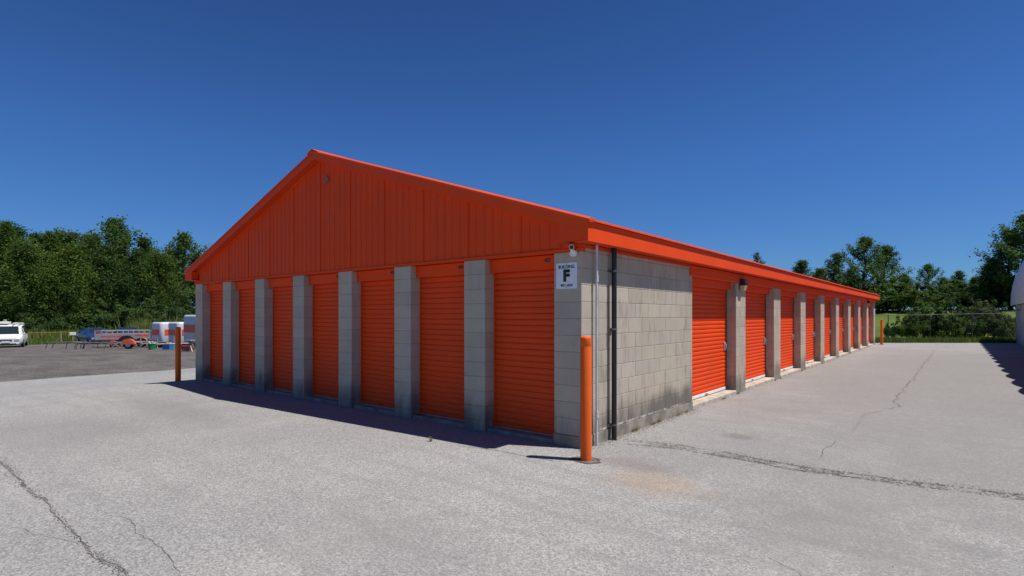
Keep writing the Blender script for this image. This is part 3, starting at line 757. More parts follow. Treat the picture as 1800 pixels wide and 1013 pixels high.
def plant(kind, p, H, label, cat, group, rnd, wide=1.0):
    src, h0 = protos[kind]
    o = src if kind not in used else copy_tree(src)
    used.add(kind); s = H / h0
    o.location = p; o.rotation_euler = (0, 0, rnd.uniform(0, 6.28)); o.scale = (s * wide, s * wide, s)
    o['label'] = label; o['category'] = cat; o['group'] = group
    return o
protos['tall'] = (make_tree('tree', 14, 2.7, .06, 58, 8, 36, .115, 'leafA', 11, .7, .11), 14)
protos['dark'] = (make_tree('tree', 13, 3.1, .05, 60, 8, 36, .12, 'leafB', 12, .5, .12), 13)
protos['round'] = (make_tree('tree', 11, 3.2, .06, 54, 8, 34, .115, 'leafC', 13, .6, .12), 11)
protos['poplar'] = (make_tree('tree', 15, 2.0, .05, 64, 7, 32, .11, 'leafA', 14, .9, .12), 15)
protos['airy'] = (make_tree('tree', 11, 3.2, .20, 34, 8, 20, .12, 'leafA', 15, .75, .065, 1.6), 11)
protos['airydark'] = (make_tree('tree', 12, 3.1, .15, 42, 8, 22, .125, 'leafB', 16, .7, .075, 1.5), 12)
protos['slim'] = (make_tree('tree', 10, 1.4, .30, 22, 6, 9, .11, 'leafD', 17, .8, .10, 1.4), 10)

def bush_proto(seed, leaf, rad, h, n, size):
    rnd = random.Random(seed); t = empty('shrub'); st = MB(); cr = MB()
    for i in range(16):
        a = rnd.uniform(0, 6.283); rr = rad * rnd.random() ** .5; c = Vector((math.cos(a) * rr, math.sin(a) * rr, h * rnd.uniform(.25, .85) * (1 - .35 * rr / rad)))
        st.tube([(c.x * .2, c.y * .2, -.1), c * .6, c], [.025, .015, .008], 4, False)
        leafball(cr, c, rad * rnd.uniform(.25, .42), n // 16, size, rnd, .8)
        q = c + Vector((rnd.gauss(0, .2) * rad, rnd.gauss(0, .2) * rad, h * rnd.uniform(.15, .4))); st.tube([c, q], [.01, .004], 3, False)
        leafball(cr, q, rad * .12, n // 60, size, rnd, 1.4)
    st.build('stems', M['bark'], t, recalc=False); cr.build('foliage', M[leaf], t, cols=True, recalc=False); return t
protos['bushA'] = (bush_proto(31, 'leafA', 1.2, 2.0, 4600, .06), 2.0)
protos['bushB'] = (bush_proto(32, 'leafD', 1.25, 2.0, 4600, .055), 2.0)
protos['bushC'] = (bush_proto(33, 'leafB', 1.6, 2.6, 7600, .065), 2.6)
protos['bushL'] = (bush_proto(34, 'leafC', 1.2, 2.0, 4600, .06), 2.0)

ORD = ['first', 'second', 'third', 'fourth', 'fifth', 'sixth', 'seventh', 'eighth', 'ninth', 'tenth', 'eleventh', 'twelfth', 'thirteenth', 'fourteenth', 'fifteenth', 'sixteenth', 'seventeenth', 'eighteenth', 'nineteenth', 'twentieth', 'twenty-first', 'twenty-second']
LOOK = {'tall': 'tall leafy green tree', 'dark': 'broad dark green tree', 'round': 'light green rounded tree', 'poplar': 'narrow pointed tree', 'airy': 'open crowned tree showing sky', 'airydark': 'dark loose crowned tree', 'slim': 'thin sparse tree',
        'bushA': 'green leafy shrub', 'bushB': 'grey green shrub', 'bushC': 'dark bushy undergrowth shrub', 'bushL': 'light green shrub'}
rnd = random.Random(77)
# (kind, photo column, top row, depth)
LEFT = [('tall', -16, 385, 74), ('poplar', 6, 386, 70), ('dark', 26, 398, 73), ('round', 44, 428, 66), ('airydark', 58, 412, 78), ('tall', 74, 414, 82), ('poplar', 90, 405, 72), ('tall', 106, 404, 80), ('round', 122, 436, 68), ('airydark', 134, 412, 80),
        ('tall', 152, 412, 76), ('poplar', 170, 410, 84), ('dark', 184, 432, 72), ('airy', 206, 389, 76), ('poplar', 214, 402, 80), ('dark', 236, 442, 74), ('airydark', 258, 420, 78), ('round', 284, 448, 76), ('dark', 304, 440, 88), ('airy', 322, 414, 80)]
LEFT += [('tall', 346, 446, 82), ('round', 380, 440, 86)]
def topz(py, d): return 1.55 + (554.9 - py) / FPX * d
for i, (k, px, py, d) in enumerate(LEFT):
    p = at(px, d); H = (topz(py, d) - p.z) * 1.10
    plant(k, p, H, '%s, %s from left in the belt behind the gravel lot' % (LOOK[k], ORD[i]), 'tree', 'trees in the belt behind the gravel lot', rnd, 1.02 if k != 'poplar' else 1.1)
rows = []
for i in range(16):
    px = 4 + i * 24; rows.append((px, 64 + (i * 7) % 9, ('bushC', 'bushC', 'bushA', 'bushL')[(i * 5) % 4], rnd.uniform(2.8, 4.8)))
for i, (px, d, k, h) in enumerate(rows):
    plant(k, at(px, d), h, '%s, %s from left at the foot of the tree belt' % (LOOK[k], ORD[i]), 'shrub', 'shrubs at the foot of the tree belt', rnd, 1.25)
RIGHT = [('slim', 1334, 437, 62), ('round', 1372, 480, 66), ('airydark', 1408, 455, 62), ('airy', 1440, 470, 60), ('airydark', 1468, 442, 62), ('tall', 1496, 468, 66), ('airy', 1520, 414, 58), ('airydark', 1556, 428, 64), ('round', 1590, 482, 68),
         ('airy', 1632, 463, 62), ('dark', 1660, 486, 70), ('airydark', 1684, 474, 64), ('tall', 1712, 484, 66), ('dark', 1742, 452, 58), ('airydark', 1775, 400, 56), ('airy', 1802, 374, 54), ('dark', 1838, 410, 56)]
for i, (k, px, py, d) in enumerate(RIGHT):
    p = at(px, d); H = (topz(py, d) - p.z) * 1.05
    plant(k, p, H, '%s, %s from left among trees beyond the far fence' % (LOOK[k], ORD[i]), 'tree', 'trees beyond the far fence', rnd, 1.32)
for i, px in enumerate(range(1400, 1860, 30)):
    k = ('bushC', 'bushA', 'bushC', 'bushL')[i % 4]
    plant(k, at(px, 56 + (i * 5) % 7), rnd.uniform(2.4, 4.0), '%s, %s from left below the far trees' % (LOOK[k], ORD[i]), 'shrub', 'shrubs under the trees beyond the far fence', rnd, 1.5)
FB = [('bushA', 1602, 35, 1.25), ('bushB', 1622, 36.5, 1.75), ('bushA', 1634, 36, 2.15), ('bushL', 1652, 35, 1.45), ('bushB', 1672, 35.5, 1.6), ('bushA', 1694, 36, 1.5), ('bushB', 1716, 37.0, 2.3), ('bushC', 1730, 37.5, 2.2), ('bushL', 1744, 35, 1.4), ('bushB', 1762, 35, 1.55), ('bushA', 1786, 36, 1.4)]
for i, (k, px, d, h) in enumerate(FB):
    plant(k, at(px, d), h * 1.12, '%s, %s from left along the wire fence' % (LOOK[k], ORD[i]), 'shrub', 'shrubs along the wire fence', rnd, 1.0)
for i, (k, px, d, h) in enumerate([('bushA', 1560, 38, .8), ('bushC', 1572, 37, 1.05)]):
    plant(k, at(px, d), h, ('small green shrub', 'small dark shrub')[i] + ' in the grass just behind the far bollard', 'shrub', 'shrubs along the wire fence', rnd, .8)

def grass(name, n, place, h0, h1, wd, seed, label, tan=0.15):
    rn = random.Random(seed); m = MB()
    for _ in range(n):
        p = place(rn)
        if p is None: continue
        h = rn.uniform(h0, h1) * (1.5 if rn.random() < .06 else 1); a = rn.uniform(0, 6.28); l = Vector((rn.gauss(0, .15), rn.gauss(0, .15), 1)) * h
        s = Vector((math.cos(a), math.sin(a), 0)) * wd * rn.uniform(.6, 1.3)
        v = rn.uniform(.7, 1.3); c = (v, v, v) if rn.random() > tan else (2.6 * v, 1.7 * v, 2.4 * v)
        m.face([p - s, p + s, p + l * .6 + s * .6, p + l, p + l * .6 - s * .6], c)
    tag(m.build(name, M['blade'], cols=True, recalc=False), label, 'grass', kind='stuff')
def pl_verge(rn):
    x = rn.uniform(-1.5, 8); y = far_edge(x) + abs(rn.gauss(0, 1.0)) - .05; return Vector((x, y, gz(x, y) - .04))
grass('verge_grass', 15000, pl_verge, .10, .38, .012, 1, 'rough grass verge along the far edge of the asphalt lane', .12)
def pl_left(rn):
    px = rn.uniform(-60, 400); d = 48 + 24 * rn.random(); p = at(px, d)
    if p.x > -61.6: return None
    return Vector((p.x, p.y, p.z - .04))
grass('meadow_grass', 16000, pl_left, .15, .55, .035, 3, 'green meadow grass between the gravel lot and the trees', .12)
def pl_tall(rn):
    px = rn.uniform(-60, 400); d = 60 + 6 * rn.random(); p = at(px, d)
    if p.x > -66: return None
    return Vector((p.x, p.y, p.z - .04))
grass('tall_grass', 9000, pl_tall, .7, 1.5, .035, 4, 'tall pale seeding grass along the foot of the tree belt', .45)
def pl_reed(rn):
    px = rn.choice([rn.gauss(243, 11), rn.gauss(258, 8), rn.gauss(303, 8)]); p = at(px, 56 + 3 * rn.random()); return Vector((p.x, p.y, p.z - .04))
grass('reeds', 1300, pl_reed, 1.2, 2.6, .03, 5, 'tan reeds standing behind the parked trailers', .7)
# one weed in the crack by the shade edge
wp = Vector((*gp(757, 776), 0)); wd_ = empty('weed', wp, 0, 'tiny dry weed at the edge of the building shade', 'weed'); m = MB(); rn = random.Random(2)
for _ in range(26):
    a = rn.uniform(0, 6.28); l = Vector((math.cos(a) * .03, math.sin(a) * .03, rn.uniform(.02, .055))); s = Vector((-math.sin(a), math.cos(a), 0)) * .004
    m.face([-s, s, l + s * .6, l * 1.2], (1.9, 1.3, 1.5))
m.build('leaves', M['blade'], wd_, cols=True, recalc=False)

def pl_foot(rn):
    y = rn.choice([1.25, 1.32, 1.9, 2.1, 2.75, 3.1, 4.9, 5.75, 8.6, 9.1, 11.5, 14.5]) + rn.gauss(0, .05); return Vector((.02 + abs(rn.gauss(0, .012)), y, 0))
grass('wall_weeds', 420, pl_foot, .012, .05, .003, 6, 'tiny weeds and moss in the joint along the side wall foot', .4)

# ------------------------------------------------------------------ fences
fa = at(1480, 36.0); fb = at(1850, 33.0)
fn = empty('chain_link_fence', fa, 0, 'grey chain link fence across the end of the lane', 'fence')
D = Vector((fb.x - fa.x, fb.y - fa.y, 0)); Ln = D.length; u_ = D.normalized()
def fz(t): return 0.0 + (1.50 + .24 * t)
m = MB(); m.tube([(0, 0, fz(0)), (D.x, D.y, fz(1))], .017, 8); m.build('top_rail', M['fencewire'], fn)
k = 0; t = 0.03
for t in (.02, .235, .44, .64, .84, .99):
    p = D * t; MB().tube([(p.x, p.y, -.2), (p.x, p.y, fz(t) + .05)], .026, 8).build('post', M['fencewire'], fn)
m = MB(); s = -1.7; sp = .075
def wire(a, b): m.tube([a, b], .0014, 3, False)
while s < Ln:
    for sg_ in (1, -1):
        t0, t1 = s, s + 1.62
        if sg_ > 0: A, B = (t0, .03), (t1, 1.65)
        else: A, B = (t1, .03), (t0, 1.65)
        # clip to the length
        pts = []
        for f in (0, 1):
            pass
        def clip(P, Q):
            (x0, z0), (x1, z1) = P, Q
            def c(x, z, xo, zo):
                if x < 0: f = (0 - x) / (xo - x); return 0, z + (zo - z) * f
                if x > Ln: f = (Ln - x) / (xo - x); return Ln, z + (zo - z) * f
                return x, z
            return c(x0, z0, x1, z1), c(x1, z1, x0, z0)
        if max(t0, t1) > 0 and min(t0, t1) < Ln:
            P, Q = clip(A, B); wire((u_ * P[0]) + Vector((0, 0, min(P[1], fz(P[0] / Ln)))), (u_ * Q[0]) + Vector((0, 0, min(Q[1], fz(Q[0] / Ln)))))
    s += sp
m.build('wire_mesh', M['fencewire'], fn, recalc=False)

rf = empty('rope_fence', at(-40, 51.5), 0, 'low yellow rope fence on posts at the edge of the gravel lot', 'fence'); o0 = rf.location.copy()
prev = None; rope = MB()
for px in (-40, 33, 107, 180, 255, 330):
    p = at(px, 51.5) - o0
    MB().tube([(p.x, p.y, p.z - .1), (p.x, p.y, p.z + 1.15)], .055, 8).build('post', M['oak'], rf)
    if prev: rope.tube([prev.lerp(p, k / 6) + Vector((0, 0, 1.1 - .05 * math.sin(math.pi * k / 6))) for k in range(7)], .022, 6)
    prev = p
rope.build('rope', M['yellow'], rf)
sp_ = at(128, 51.2); ns = empty('notice_board', sp_, R(75), 'small blank white notice beside the parked blue car', 'sign')
MB().box((-.24, -.02, .78), (.24, .02, 1.05), .01).build('panel', M['white'], ns)
MB().box((-.03, .021, 0), (.03, .06, 1.05)).build('post', M['oak'], ns)

# ------------------------------------------------------------------ arched shed on the right
qx, qy0, qy1, qw = 6.0, 6.0, 37.0, 11.0
qs = empty('arched_shed', (qx, qy0, 0), 0, 'pale arched metal shed with low grey wall at the right edge', 'building')
MB().box((0.0, 0, -.3), (.18, qy1 - qy0, 2.15), .01).build('side_wall', M['palewall'], qs)
MB().box((qw - .18, 0, -.3), (qw, qy1 - qy0, 2.15), .01).build('side_wall', M['palewall'], qs)
MB().box((.19, 0.02, -.3), (qw - .19, .2, 2.15), .01).build('end_wall', M['palewall'], qs)
MB().box((.19, qy1 - qy0 - .2, -.3), (qw - .19, qy1 - qy0 - .02, 2.15), .01).build('end_wall', M['palewall'], qs)
prof = []
for k in range(37):
    t = math.pi * k / 36; prof.append((qw / 2 - (qw / 2 + .16) * math.cos(t) , 2.12 + 5.3 * math.sin(t) ** .9))
m = MB(); N = 17 * 6; rings = []
for j in range(N + 1):
    y = (qy1 - qy0 + .3) * j / N - .15; b = .11 * abs(math.sin(math.pi * j / 6)); row = []
    for i, (px_, pz) in enumerate(prof):
        nx = (px_ - qw / 2) / (qw / 2); nz_ = max(0, (pz - 2.1) / 5.3); row.append((px_ + nx * b, y, pz + nz_ * b))
    rings.append(row)
for a_, b_ in zip(rings, rings[1:]):
    for i in range(len(prof) - 1): m.face([a_[i], a_[i + 1], b_[i + 1], b_[i]])
m.build('roof', M['tarp'], qs, smooth=True, recalc=False)
MB().prism(prof[1:-1], 1, qy1 - qy0 - .12, qy1 - qy0 - .02).build('gable_end', M['tarp'], qs)
MB().prism(prof[1:-1], 1, .05, .15).build('gable_end', M['tarp'], qs)
for y in (27.8, 28.9, 29.9):
    m = MB().box((-.01, y, 1.78), (.02, y + .35, 1.9)).build('wall_slot', M['black'], qs)
for y in (28.4, 29.5, 30.4):
    MB().box((-.012, y, 0), (.01, y + .05, 2.1)).build('batten', M['palewall'], qs)

# ------------------------------------------------------------------ vehicles and trailers in the lot
def wheel(parent, x, y, r_, wd=.2, n=20):
    w_ = MB(); w_.tube([(x, y - wd / 2, r_), (x, y - wd / 2 + .03, r_), (x, y + wd / 2 - .03, r_), (x, y + wd / 2, r_)], [r_ * .86, r_, r_, r_ * .86], n)
    o = w_.build('wheel', M['rubber'], parent, smooth=True)
    for s in (-1, 1): MB().tube([(x, y + s * (wd / 2 - .02), r_), (x, y + s * (wd / 2 + .008), r_)], r_ * .58, 12).build('rim', M['galv'], o)
    return o
def make_car(name, loc, rz, label, cat, body, st, wheels, van=False, group=None):
    """x = forwards. st: stations (x, z_bottom, z_belt, z_top, half width at belt, half width at top)"""
    t = empty(name, loc, rz, label, cat, group); m = MB(); rings = []
    for (x, zb, zl, zt, wb, wt) in st:
        rings.append([(x, -wb * .9, zb), (x, -wb, zb + .18), (x, -wb, (zb + zl) * .55), (x, -wb * .965, zl), (x, -wt, zt - .05), (x, -wt * .82, zt), (x, wt * .82, zt), (x, wt, zt - .05), (x, wb * .965, zl), (x, wb, (zb + zl) * .55), (x, wb, zb + .18), (x, wb * .9, zb)])
    n = 12
    for a, b in zip(rings, rings[1:]):
        for i in range(n): m.face([a[i], a[(i + 1) % n], b[(i + 1) % n], b[i]])
    m.face(rings[0]); m.face(rings[-1][::-1]); bd = m.build('body', body, t, smooth=True)
    def quad(nm, pts, mat, off=.012, par=t):
        pts = [Vector(p) for p in pts]; c = sum(pts, Vector()) / 4; nrm = (pts[1] - pts[0]).cross(pts[2] - pts[1]).normalized()
        if nrm.dot(c - Vector((0, 0, .8))) < 0: nrm = -nrm
        q = [p.lerp(c, .05) for p in pts]; mm = MB(); A = [p + nrm * off for p in q]; B = [p - nrm * .01 for p in q]
        mm.face(A)
        for i in range(4): mm.face([A[i], A[(i + 1) % 4], B[(i + 1) % 4], B[i]])
        return mm.build(nm, mat, par)
    # glass between the stations flagged by a real cabin
    cab = [i for i, s_ in enumerate(st) if s_[3] - s_[2] > .3]
    i0, i1 = cab[0], cab[-1]
    a, b = rings[i0], rings[i0 - 1]; quad('rear_window', [a[5], a[6], b[6], b[5]], M['glass'])
    a, b = rings[i1], rings[i1 + 1]; quad('windscreen', [a[5], a[6], Vector(b[7]).lerp(Vector(b[6]), .5), Vector(b[4]).lerp(Vector(b[5]), .5)], M['glass'], .02)
    for i in range(i0, i1):
        a, b = rings[i], rings[i + 1]
        quad('side_window', [a[3], a[4], b[4], b[3]], M['glass']); quad('side_window', [a[8], a[7], b[7], b[8]], M['glass'])
    a = rings[i1]; b = rings[i1 + 1]
    for (p, q, r2) in ((3, 4, 0), (8, 7, 0)):
        pts = [Vector(a[p]), Vector(a[q]), Vector(b[p])]; c = sum(pts, Vector()) / 3; s_ = .012 if c.y > 0 else -.012
        MB().face([x_.lerp(c, .14) + Vector((0, s_, 0)) for x_ in pts]).build('quarter_window', M['glass'], t, recalc=False)
    f = st[-1]; xf = f[0]
    for s_ in (-1, 1):
        MB().box((xf - .25, s_ * f[4] * .95, f[2] - .20), (xf + .02, s_ * f[4] * .56, f[2] - .04), .02).build('headlight', M['lamp'], t)
        MB().tube([(st[i1 + 1][0] - .3, s_ * (f[4] + .02), st[i1][2] + .02), (st[i1 + 1][0] - .3, s_ * (f[4] + .20), st[i1][2] + .08)], [.05, .09], 8).build('mirror', body, t)
        MB().box((st[0][0] - .02, s_ * st[0][4] * .95, .75), (st[0][0] + .15, s_ * st[0][4] * .75, 1.05), .02).build('tail_light', M['red'], t)
    MB().box((xf - .1, -.36, f[2] - .19), (xf + .025, .36, f[2] - .13), .01).box((xf - .1, -.36, f[2] - .11), (xf + .025, .36, f[2] - .06), .01).build('grille', M['black'], t)
    MB().box((xf - .1, -f[4] * .7, .26), (xf + .035, f[4] * .7, .36), .02).build('bumper_intake', M['black'], t)
    MB().box((xf + .02, -.25, .42), (xf + .04, .25, .54), .004).build('number_plate', M['white'], t)
    for (x, r_) in wheels:
        for s_ in (-1, 1): wheel(t, x, s_ * (st[2][4] - .08), r_)
    return t
van_st = [(-2.5, .35, .95, 1.0, .86, .80), (-2.45, .28, 1.02, 1.72, .95, .76), (-1.2, .24, 1.02, 1.80, .98, .80), (.15, .24, 1.02, 1.78, .98, .80), (.75, .24, 1.02, 1.68, .98, .76), (1.55, .24, 1.00, 1.05, .97, .80), (2.2, .26, .86, .90, .94, .78), (2.5, .30, .72, .76, .84, .74)]
van_st[0] = (-2.52, .35, .95, 1.02, .88, .82)
face_cam = lambda p: math.atan2(CAMP.y - p.y, CAMP.x - p.x)
pv = at(17, 44.5); van = make_car('minivan', pv, face_cam(pv) - R(5), 'white minivan with a loaded roof rack at the left edge of the lot', 'minivan', M['carwhite'], van_st, [(-1.5, .33), (1.6, .33)])
rk = MB()
for x in (-1.5, -.1): rk.box((x - .03, -.8, 1.80), (x + .03, .8, 1.87), .006)
rk.box((-1.9, -.72, 1.80), (.2, -.68, 1.87)); rk.box((-1.9, .68, 1.80), (.2, .72, 1.87)); rk.build('roof_rack', M['galv'], van)
ld = empty('roof_load', (0, 0, 0), 0, 'white ladder and bundled boxes carried on the minivan roof rack', 'ladder')
ld.location = pv; ld.rotation_euler = van.rotation_euler
for y in (.25, .62): MB().box((-2.2, y, 1.88), (.75, y + .07, 1.96), .006).build('ladder_rail', M['white'], ld)
m = MB()
for k in range(10): m.box((-2.1 + k * .3, .32, 1.90), (-2.06 + k * .3, .62, 1.94))
m.build('rung', M['white'], ld)
MB().box((-1.6, -.62, 1.88), (.3, -.05, 2.04), .02).build('bundle', M['white'], ld)
MB().tube([(-.2, -.3, 2.04), (-.2, -.3, 2.22)], [.14, .1], 10).build('sack', M['oak'], ld)

car_st = [(-2.1, .38, .90, .96, .78, .70), (-1.75, .25, .95, 1.10, .87, .70), (-1.1, .22, .93, 1.42, .88, .60), (-.1, .22, .92, 1.46, .88, .62), (.35, .22, .92, 1.40, .88, .60), (1.15, .22, .90, .95, .87, .72), (1.75, .24, .78, .82, .84, .68), (2.1, .30, .64, .68, .74, .62)]
pc = at(165, 50.0); make_car('hatchback_car', pc, face_cam(pc) + R(14), 'blue hatchback parked left of the open utility trailer', 'car', M['carblue'], car_st, [(-1.3, .31), (1.3, .31)], group='blue cars behind the trailers')
pc = at(224, 48.5); make_car('hatchback_car', pc, face_cam(pc) + R(8), 'navy car mostly hidden behind the open utility trailer', 'car', M['carnavy'], car_st, [(-1.3, .31), (1.3, .31)], group='blue cars behind the trailers')

# open utility trailer: length along local x
def utility_trailer():
    p = at(221, 41.0); t = empty('utility_trailer', p, math.atan2(RGT.y, RGT.x) + R(25), 'grey open utility trailer with orange stripe and a tall rear ramp', 'trailer')
    L, Wd, z0, z1 = 3.4, 1.9, .50, .98
    MB().box((-L / 2, -Wd / 2, z0), (L / 2, Wd / 2, z0 + .06), .01).build('bed', M['trailergrey'], t)
    for s in (-1, 1):
        sd_ = MB(); sd_.box((-L / 2, s * Wd / 2 - .02, z0 + .062), (L / 2, s * Wd / 2 + .02, z1), .006).build('side_panel', M['trailergrey'], t)
        MB().box((-L / 2 + .35, s * (Wd / 2 + .022), z0 + .26), (-L / 2 + 1.75, s * (Wd / 2 + .026), z0 + .35)).build('stripe', M['trailerband'], t)
        MB().box((.75, s * (Wd / 2 + .022), z0 + .30), (L / 2 - .1, s * (Wd / 2 + .026), z0 + .42)).build('stripe', M['trailerband'], t)
        MB().box((-L / 2, s * Wd / 2 - .025, z1 + .20), (L / 2, s * Wd / 2 + .025, z1 + .25), .006).build('top_rail', M['galv'], t)
        for k in range(6):
            x = -L / 2 + .03 + k * (L - .06) / 5
            MB().box((x - .03, s * Wd / 2 - .02, z1), (x + .03, s * Wd / 2 + .02, z1 + .20)).build('stake', M['galv'], t)
        m = MB(); arc = [(.25 + .52 * math.cos(R(a)), .36 + .50 * math.sin(R(a))) for a in range(0, 181, 15)]
        m.sweep(arc, 1, s * (Wd / 2 + .03), s * (Wd / 2 + .28)); m.prism(arc, 1, s * (Wd / 2 + .28), s * (Wd / 2 + .29)); m.build('fender', M['black'], t, recalc=False)
        wheel(t, .25, s * (Wd / 2 + .15), .33)
        MB().box((-L / 2 - .02, s * Wd / 2 * .95, z0 - .02), (-L / 2 - .04, s * Wd / 2 * .75, z0 + .2)).build('tail_light', M['red'], t)
    MB().box((-L / 2 - .02, -Wd / 2 + .03, z0 + .062), (-L / 2 + .02, Wd / 2 - .03, z1 + .1), .004).build('tailgate', M['red'], t)
    m = MB(); m.box((L / 2 - .03, -Wd / 2 + .03, z0 + .07), (L / 2 + .03, -Wd / 2 + .09, 1.75)); m.box((L / 2 - .03, Wd / 2 - .09, z0 + .07), (L / 2 + .03, Wd / 2 - .03, 1.75)); m.box((L / 2 - .03, -Wd / 2 + .09, 1.69), (L / 2 + .03, Wd / 2 - .09, 1.75))
    for k in range(14): m.box((L / 2 - .01, -Wd / 2 + .1, z0 + .14 + k * .08), (L / 2 + .01, Wd / 2 - .1, z0 + .155 + k * .08))
    m.build('ramp', M['steel'], t)
    MB().tube([(L / 2, -.6, z0), (L / 2 + 1.2, 0, .48)], .04).tube([(L / 2, .6, z0), (L / 2 + 1.2, 0, .48)], .04).build('drawbar', M['steel'], t)
utility_trailer()

def tow_dolly(px, d, rz, label, sc=1.0):
    p = at(px, d); t = empty('tow_dolly', p, rz, label, 'tow dolly', 'tow dollies in front of the parked trailers'); t.scale = (sc, sc, sc)
    m = MB()
    for s in (-1, 1): m.tube([(-.2, s * .55, .36), (1.0, s * .35, .38), (2.5, 0, .42)], .045, 6)
    m.tube([(-.2, -.9, .34), (-.2, .9, .34)], .05, 6); m.tube([(.9, -.38, .38), (.9, .38, .38)], .04, 6); m.build('frame', M['steel'], t)
    for s in (-1, 1):
        MB().box((-.75, s * .28, .40), (.55, s * .78, .45), .01).build('wheel_tray', M['trailergrey'], t)
        wheel(t, 0, s * .98, .28)
        arc = [(.42 * math.cos(R(a)), .28 + .40 * math.sin(R(a))) for a in range(5, 176, 17)]
        m = MB(); m.sweep(arc, 1, s * .84, s * 1.13); m.prism(arc, 1, s * 1.13, s * 1.14); m.build('fender', M['fender'], t, recalc=False)
        MB().tube([(-.75, s * .5, .42), (-1.25, s * .5, .05)], .03, 6).build('ramp_leg', M['galv'], t)
    MB().tube([(2.45, 0, .42), (2.7, 0, .42)], [.06, .05], 8).build('coupler', M['steel'], t)
    MB().tube([(2.2, .08, .05), (2.2, .08, .75)], .025, 6).build('jack', M['galv'], t)
tow_dolly(238, 37.5, math.atan2(RGT.y, RGT.x) + R(12), 'tow dolly with orange fenders below the middle of the utility trailer')
tow_dolly(204, 40.5, math.atan2(RGT.y, RGT.x) + R(200), 'tow dolly with orange fenders below the left end of the utility trailer', .72)
tow_dolly(279, 39.5, math.atan2(RGT.y, RGT.x) + R(35), 'tow dolly with orange fenders just left of the enclosed trailers', .85)

def rack(px, d, rz, label):
    p = at(px, d); t = empty('hitch_rack', p, rz, label, 'hitch rack', 'bare steel hitch racks on the gravel')
    m = MB()
    for s in (-.45, .45): m.tube([(-1.2, s, .42), (.9, s, .42), (1.3, s * .4, .12)], .035, 6)
    for x in (-1.1, -.4, .3): m.tube([(x, -.45, .42), (x, .45, .42)], .03, 6)
    m.build('frame', M['steel'], t)
    for x, s in ((-1.1, -.45), (-1.1, .45), (.6, -.45), (.6, .45)): MB().tube([(x, s, .42), (x - .12, s * 1.1, 0)], .028, 6).build('leg', M['steel'], t)
rack(122, 39.5, 1.0, 'bare steel hitch rack nearest the white minivan')
rack(150, 38.0, 0.35, 'bare steel hitch rack in front of the blue hatchback')
rack(176, 37.2, .9, 'bare steel hitch rack below the utility trailer tailgate')

def cargo_trailer(px, d, rz, label, Wd, L, z0, z1, letter=True, nose=.22):
    """nose points to local -y; side panels face +-x"""
    p = at(px, d); t = empty('cargo_trailer', p, rz, label, 'cargo trailer', 'enclosed cargo trailers in a row')
    def outline(k):
        hw = Wd / 2 - k; P = []
        for a in range(0, 91, 15): P.append((hw - nose + (nose) * math.sin(R(a)) , -L / 2 + k + nose - nose * math.cos(R(a))))
        P += [(hw, L / 2), (-hw, L / 2)]
        for a in range(90, -1, -15): P.append((-(hw - nose + nose * math.sin(R(a))), -L / 2 + k + nose - nose * math.cos(R(a))))
        return P
    m = MB(); lv = [(z0, .02), (z0 + .05, 0), (z1 - .13, 0), (z1 - .06, .02), (z1 - .015, .06), (z1, .12)]
    O = [[(x, y, z) for x, y in outline(k)] for z, k in lv]; n = len(O[0])
    for a, b in zip(O, O[1:]):
        for i in range(n): m.face([a[i], a[(i + 1) % n], b[(i + 1) % n], b[i]])
    m.face(O[0]); m.face(O[-1]); m.build('box_body', M['trailer'], t, smooth=True)
    zb0 = z0 + (z1 - z0) * .36; zb1 = z0 + (z1 - z0) * .65
    MB().box((-Wd / 2 + nose * .8, -L / 2 - .012, zb0), (Wd / 2 - nose * .9, -L / 2 - .002, zb1), .002).build('front_band', M['trailerband'], t)
    for s in (-1, 1):
        MB().box((s * (Wd / 2 + .002), -L / 2 + nose + .05, zb0), (s * (Wd / 2 + .012), L / 2 - .08, zb1), .002).build('side_band', M['trailerband'], t)
        m = MB(); arc = [(.1 + .46 * math.cos(R(a)), .30 + .44 * math.sin(R(a))) for a in range(0, 181, 18)]
        m.sweep(arc, 0, s * (Wd / 2 + .01), s * (Wd / 2 + .26))
        m.build('fender', M['trailer'], t, recalc=False)
        w_ = MB(); r_ = .31; w_.tube([(s * (Wd / 2 + .03), .1, r_), (s * (Wd / 2 + .23), .1, r_)], r_, 18); wo = w_.build('wheel', M['rubber'], t)
        MB().tube([(s * (Wd / 2 + .22), .1, r_), (s * (Wd / 2 + .24), .1, r_)], .17, 10).build('rim', M['galv'], wo)
        MB().tube([(s * .5, -L / 2 + .1, z0 - .03), (0, -L / 2 - 1.25, z0 - .05)], .04, 6).build('drawbar', M['steel'], t)
    if letter:
        rot = Matrix(((0, 0, 1, 0), (1, 0, 0, 0), (0, 1, 0, 0), (0, 0, 0, 1)))
        text_mesh('letter', 'U', M['ink'], .26, .26, .02, t, Matrix.Translation((Wd / 2 + .001, -L / 2 + nose + .42, zb1 + .18)) @ rot, .004)
    MB().tube([(0, -L / 2 - 1.2, z0 - .05), (0, -L / 2 - 1.42, z0 - .05)], [.06, .05], 8).build('coupler', M['steel'], t)
    MB().tube([(.1, -L / 2 - .95, .03), (.1, -L / 2 - .95, z0 + .35)], .03, 6).build('jack', M['galv'], t)
cargo_trailer(306, 39.2, R(4), 'white enclosed cargo trailer with orange band, leftmost of the row', 1.5, 2.4, .34, 1.76)
cargo_trailer(336, 37.8, R(4), 'white enclosed cargo trailer with orange band, middle of the row behind the left bollard', 1.5, 2.4, .34, 1.74)
cargo_trailer(381, 36.0, R(4), 'tall white enclosed cargo trailer half hidden by the building corner', 1.9, 3.4, .42, 2.16, letter=False)

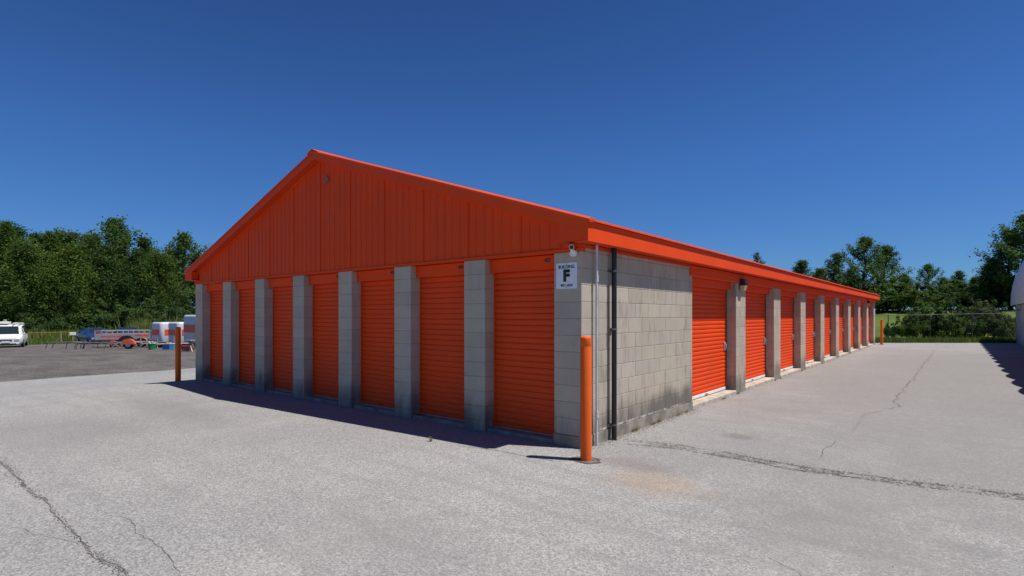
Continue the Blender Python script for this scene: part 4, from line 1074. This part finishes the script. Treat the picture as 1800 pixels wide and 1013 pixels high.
# bucket, crate, jack stand, pole
pk = at(267, 35.0); t = empty('bucket', pk, 0, 'green plastic bucket on the gravel below the left cargo trailer', 'bucket')
MB().tube([(0, 0, 0), (0, 0, .36)], [.19, .235], 18).build('shell', M['green'], t, smooth=True)
MB().tube([(0, 0, .345), (0, 0, .37)], .248, 18).build('rim', M['green'], t)
m = MB()
for k in range(5): a = k * 1.3; m.tube([(math.cos(a) * .1, math.sin(a) * .1, .3), (math.cos(a) * .2, math.sin(a) * .2, .48)], [.05, .03], 6)
m.build('rags', M['white'], t)
pk = at(296.5, 35.0); t = empty('crate', pk, R(20), 'blue plastic crate of straps on the gravel beside the green bucket', 'crate')
for a_, b_ in (((-.3, -.2, 0), (.3, -.17, .33)), ((-.3, .17, 0), (.3, .2, .33)), ((-.3, -.168, 0), (-.27, .168, .33)), ((.27, -.168, 0), (.3, .168, .33))): MB().box(a_, b_, .004).build('side', M['blue'], t)
MB().box((-.268, -.168, .01), (.268, .168, .04)).build('bottom', M['blue'], t)
m = MB()
for k in range(6): m.tube([(-.2 + k * .08, -.1, .26), (-.16 + k * .08, .02, .40), (-.2 + k * .07, .12, .28)], .035, 6)
m.build('straps', M['concrete'], t)
pk = at(333, 31.0); t = empty('jack_stand', pk, R(30), 'folding steel jack stand on the gravel beside the left bollard', 'jack stand')
for s in (-1, 1):
    MB().tube([(s * .35, -.2, 0), (-s * .12, .1, .62)], .022, 6).build('leg', M['steel'], t); MB().tube([(s * .35, .25, 0), (-s * .12, -.05, .62)], .022, 6).build('leg', M['steel'], t)
MB().box((-.25, -.15, .61), (.25, .2, .66), .01).build('top_plate', M['galv'], t)
pk = at(330, 32.0); t = empty('toolbox', pk, R(25), 'red toolbox on the gravel behind the jack stand', 'toolbox')
MB().box((-.3, -.15, 0), (.3, .15, .26), .015).build('box_base', M['red'], t); MB().prism([(-.15, .262), (.15, .262), (.09, .33), (-.09, .33)], 0, -.3, .3).build('lid', M['red'], t); MB().tube([(-.12, 0, .33), (-.1, 0, .38), (.1, 0, .38), (.12, 0, .33)], .012).build('handle', M['steel'], t)
pk = at(333, 31.8); tt = empty('leaning_pole', pk, 0, 'thin steel pole leaning against the tall cargo trailer', 'pole')
MB().tube([(0, 0, 0), (.35 * RGT.x, .35 * RGT.y + .25, 1.6)], .022, 6).build('shaft', M['steel'], tt)
MB().tube([(0, 0, .002), (0, 0, .05)], .05, 8).build('foot', M['steel'], tt)
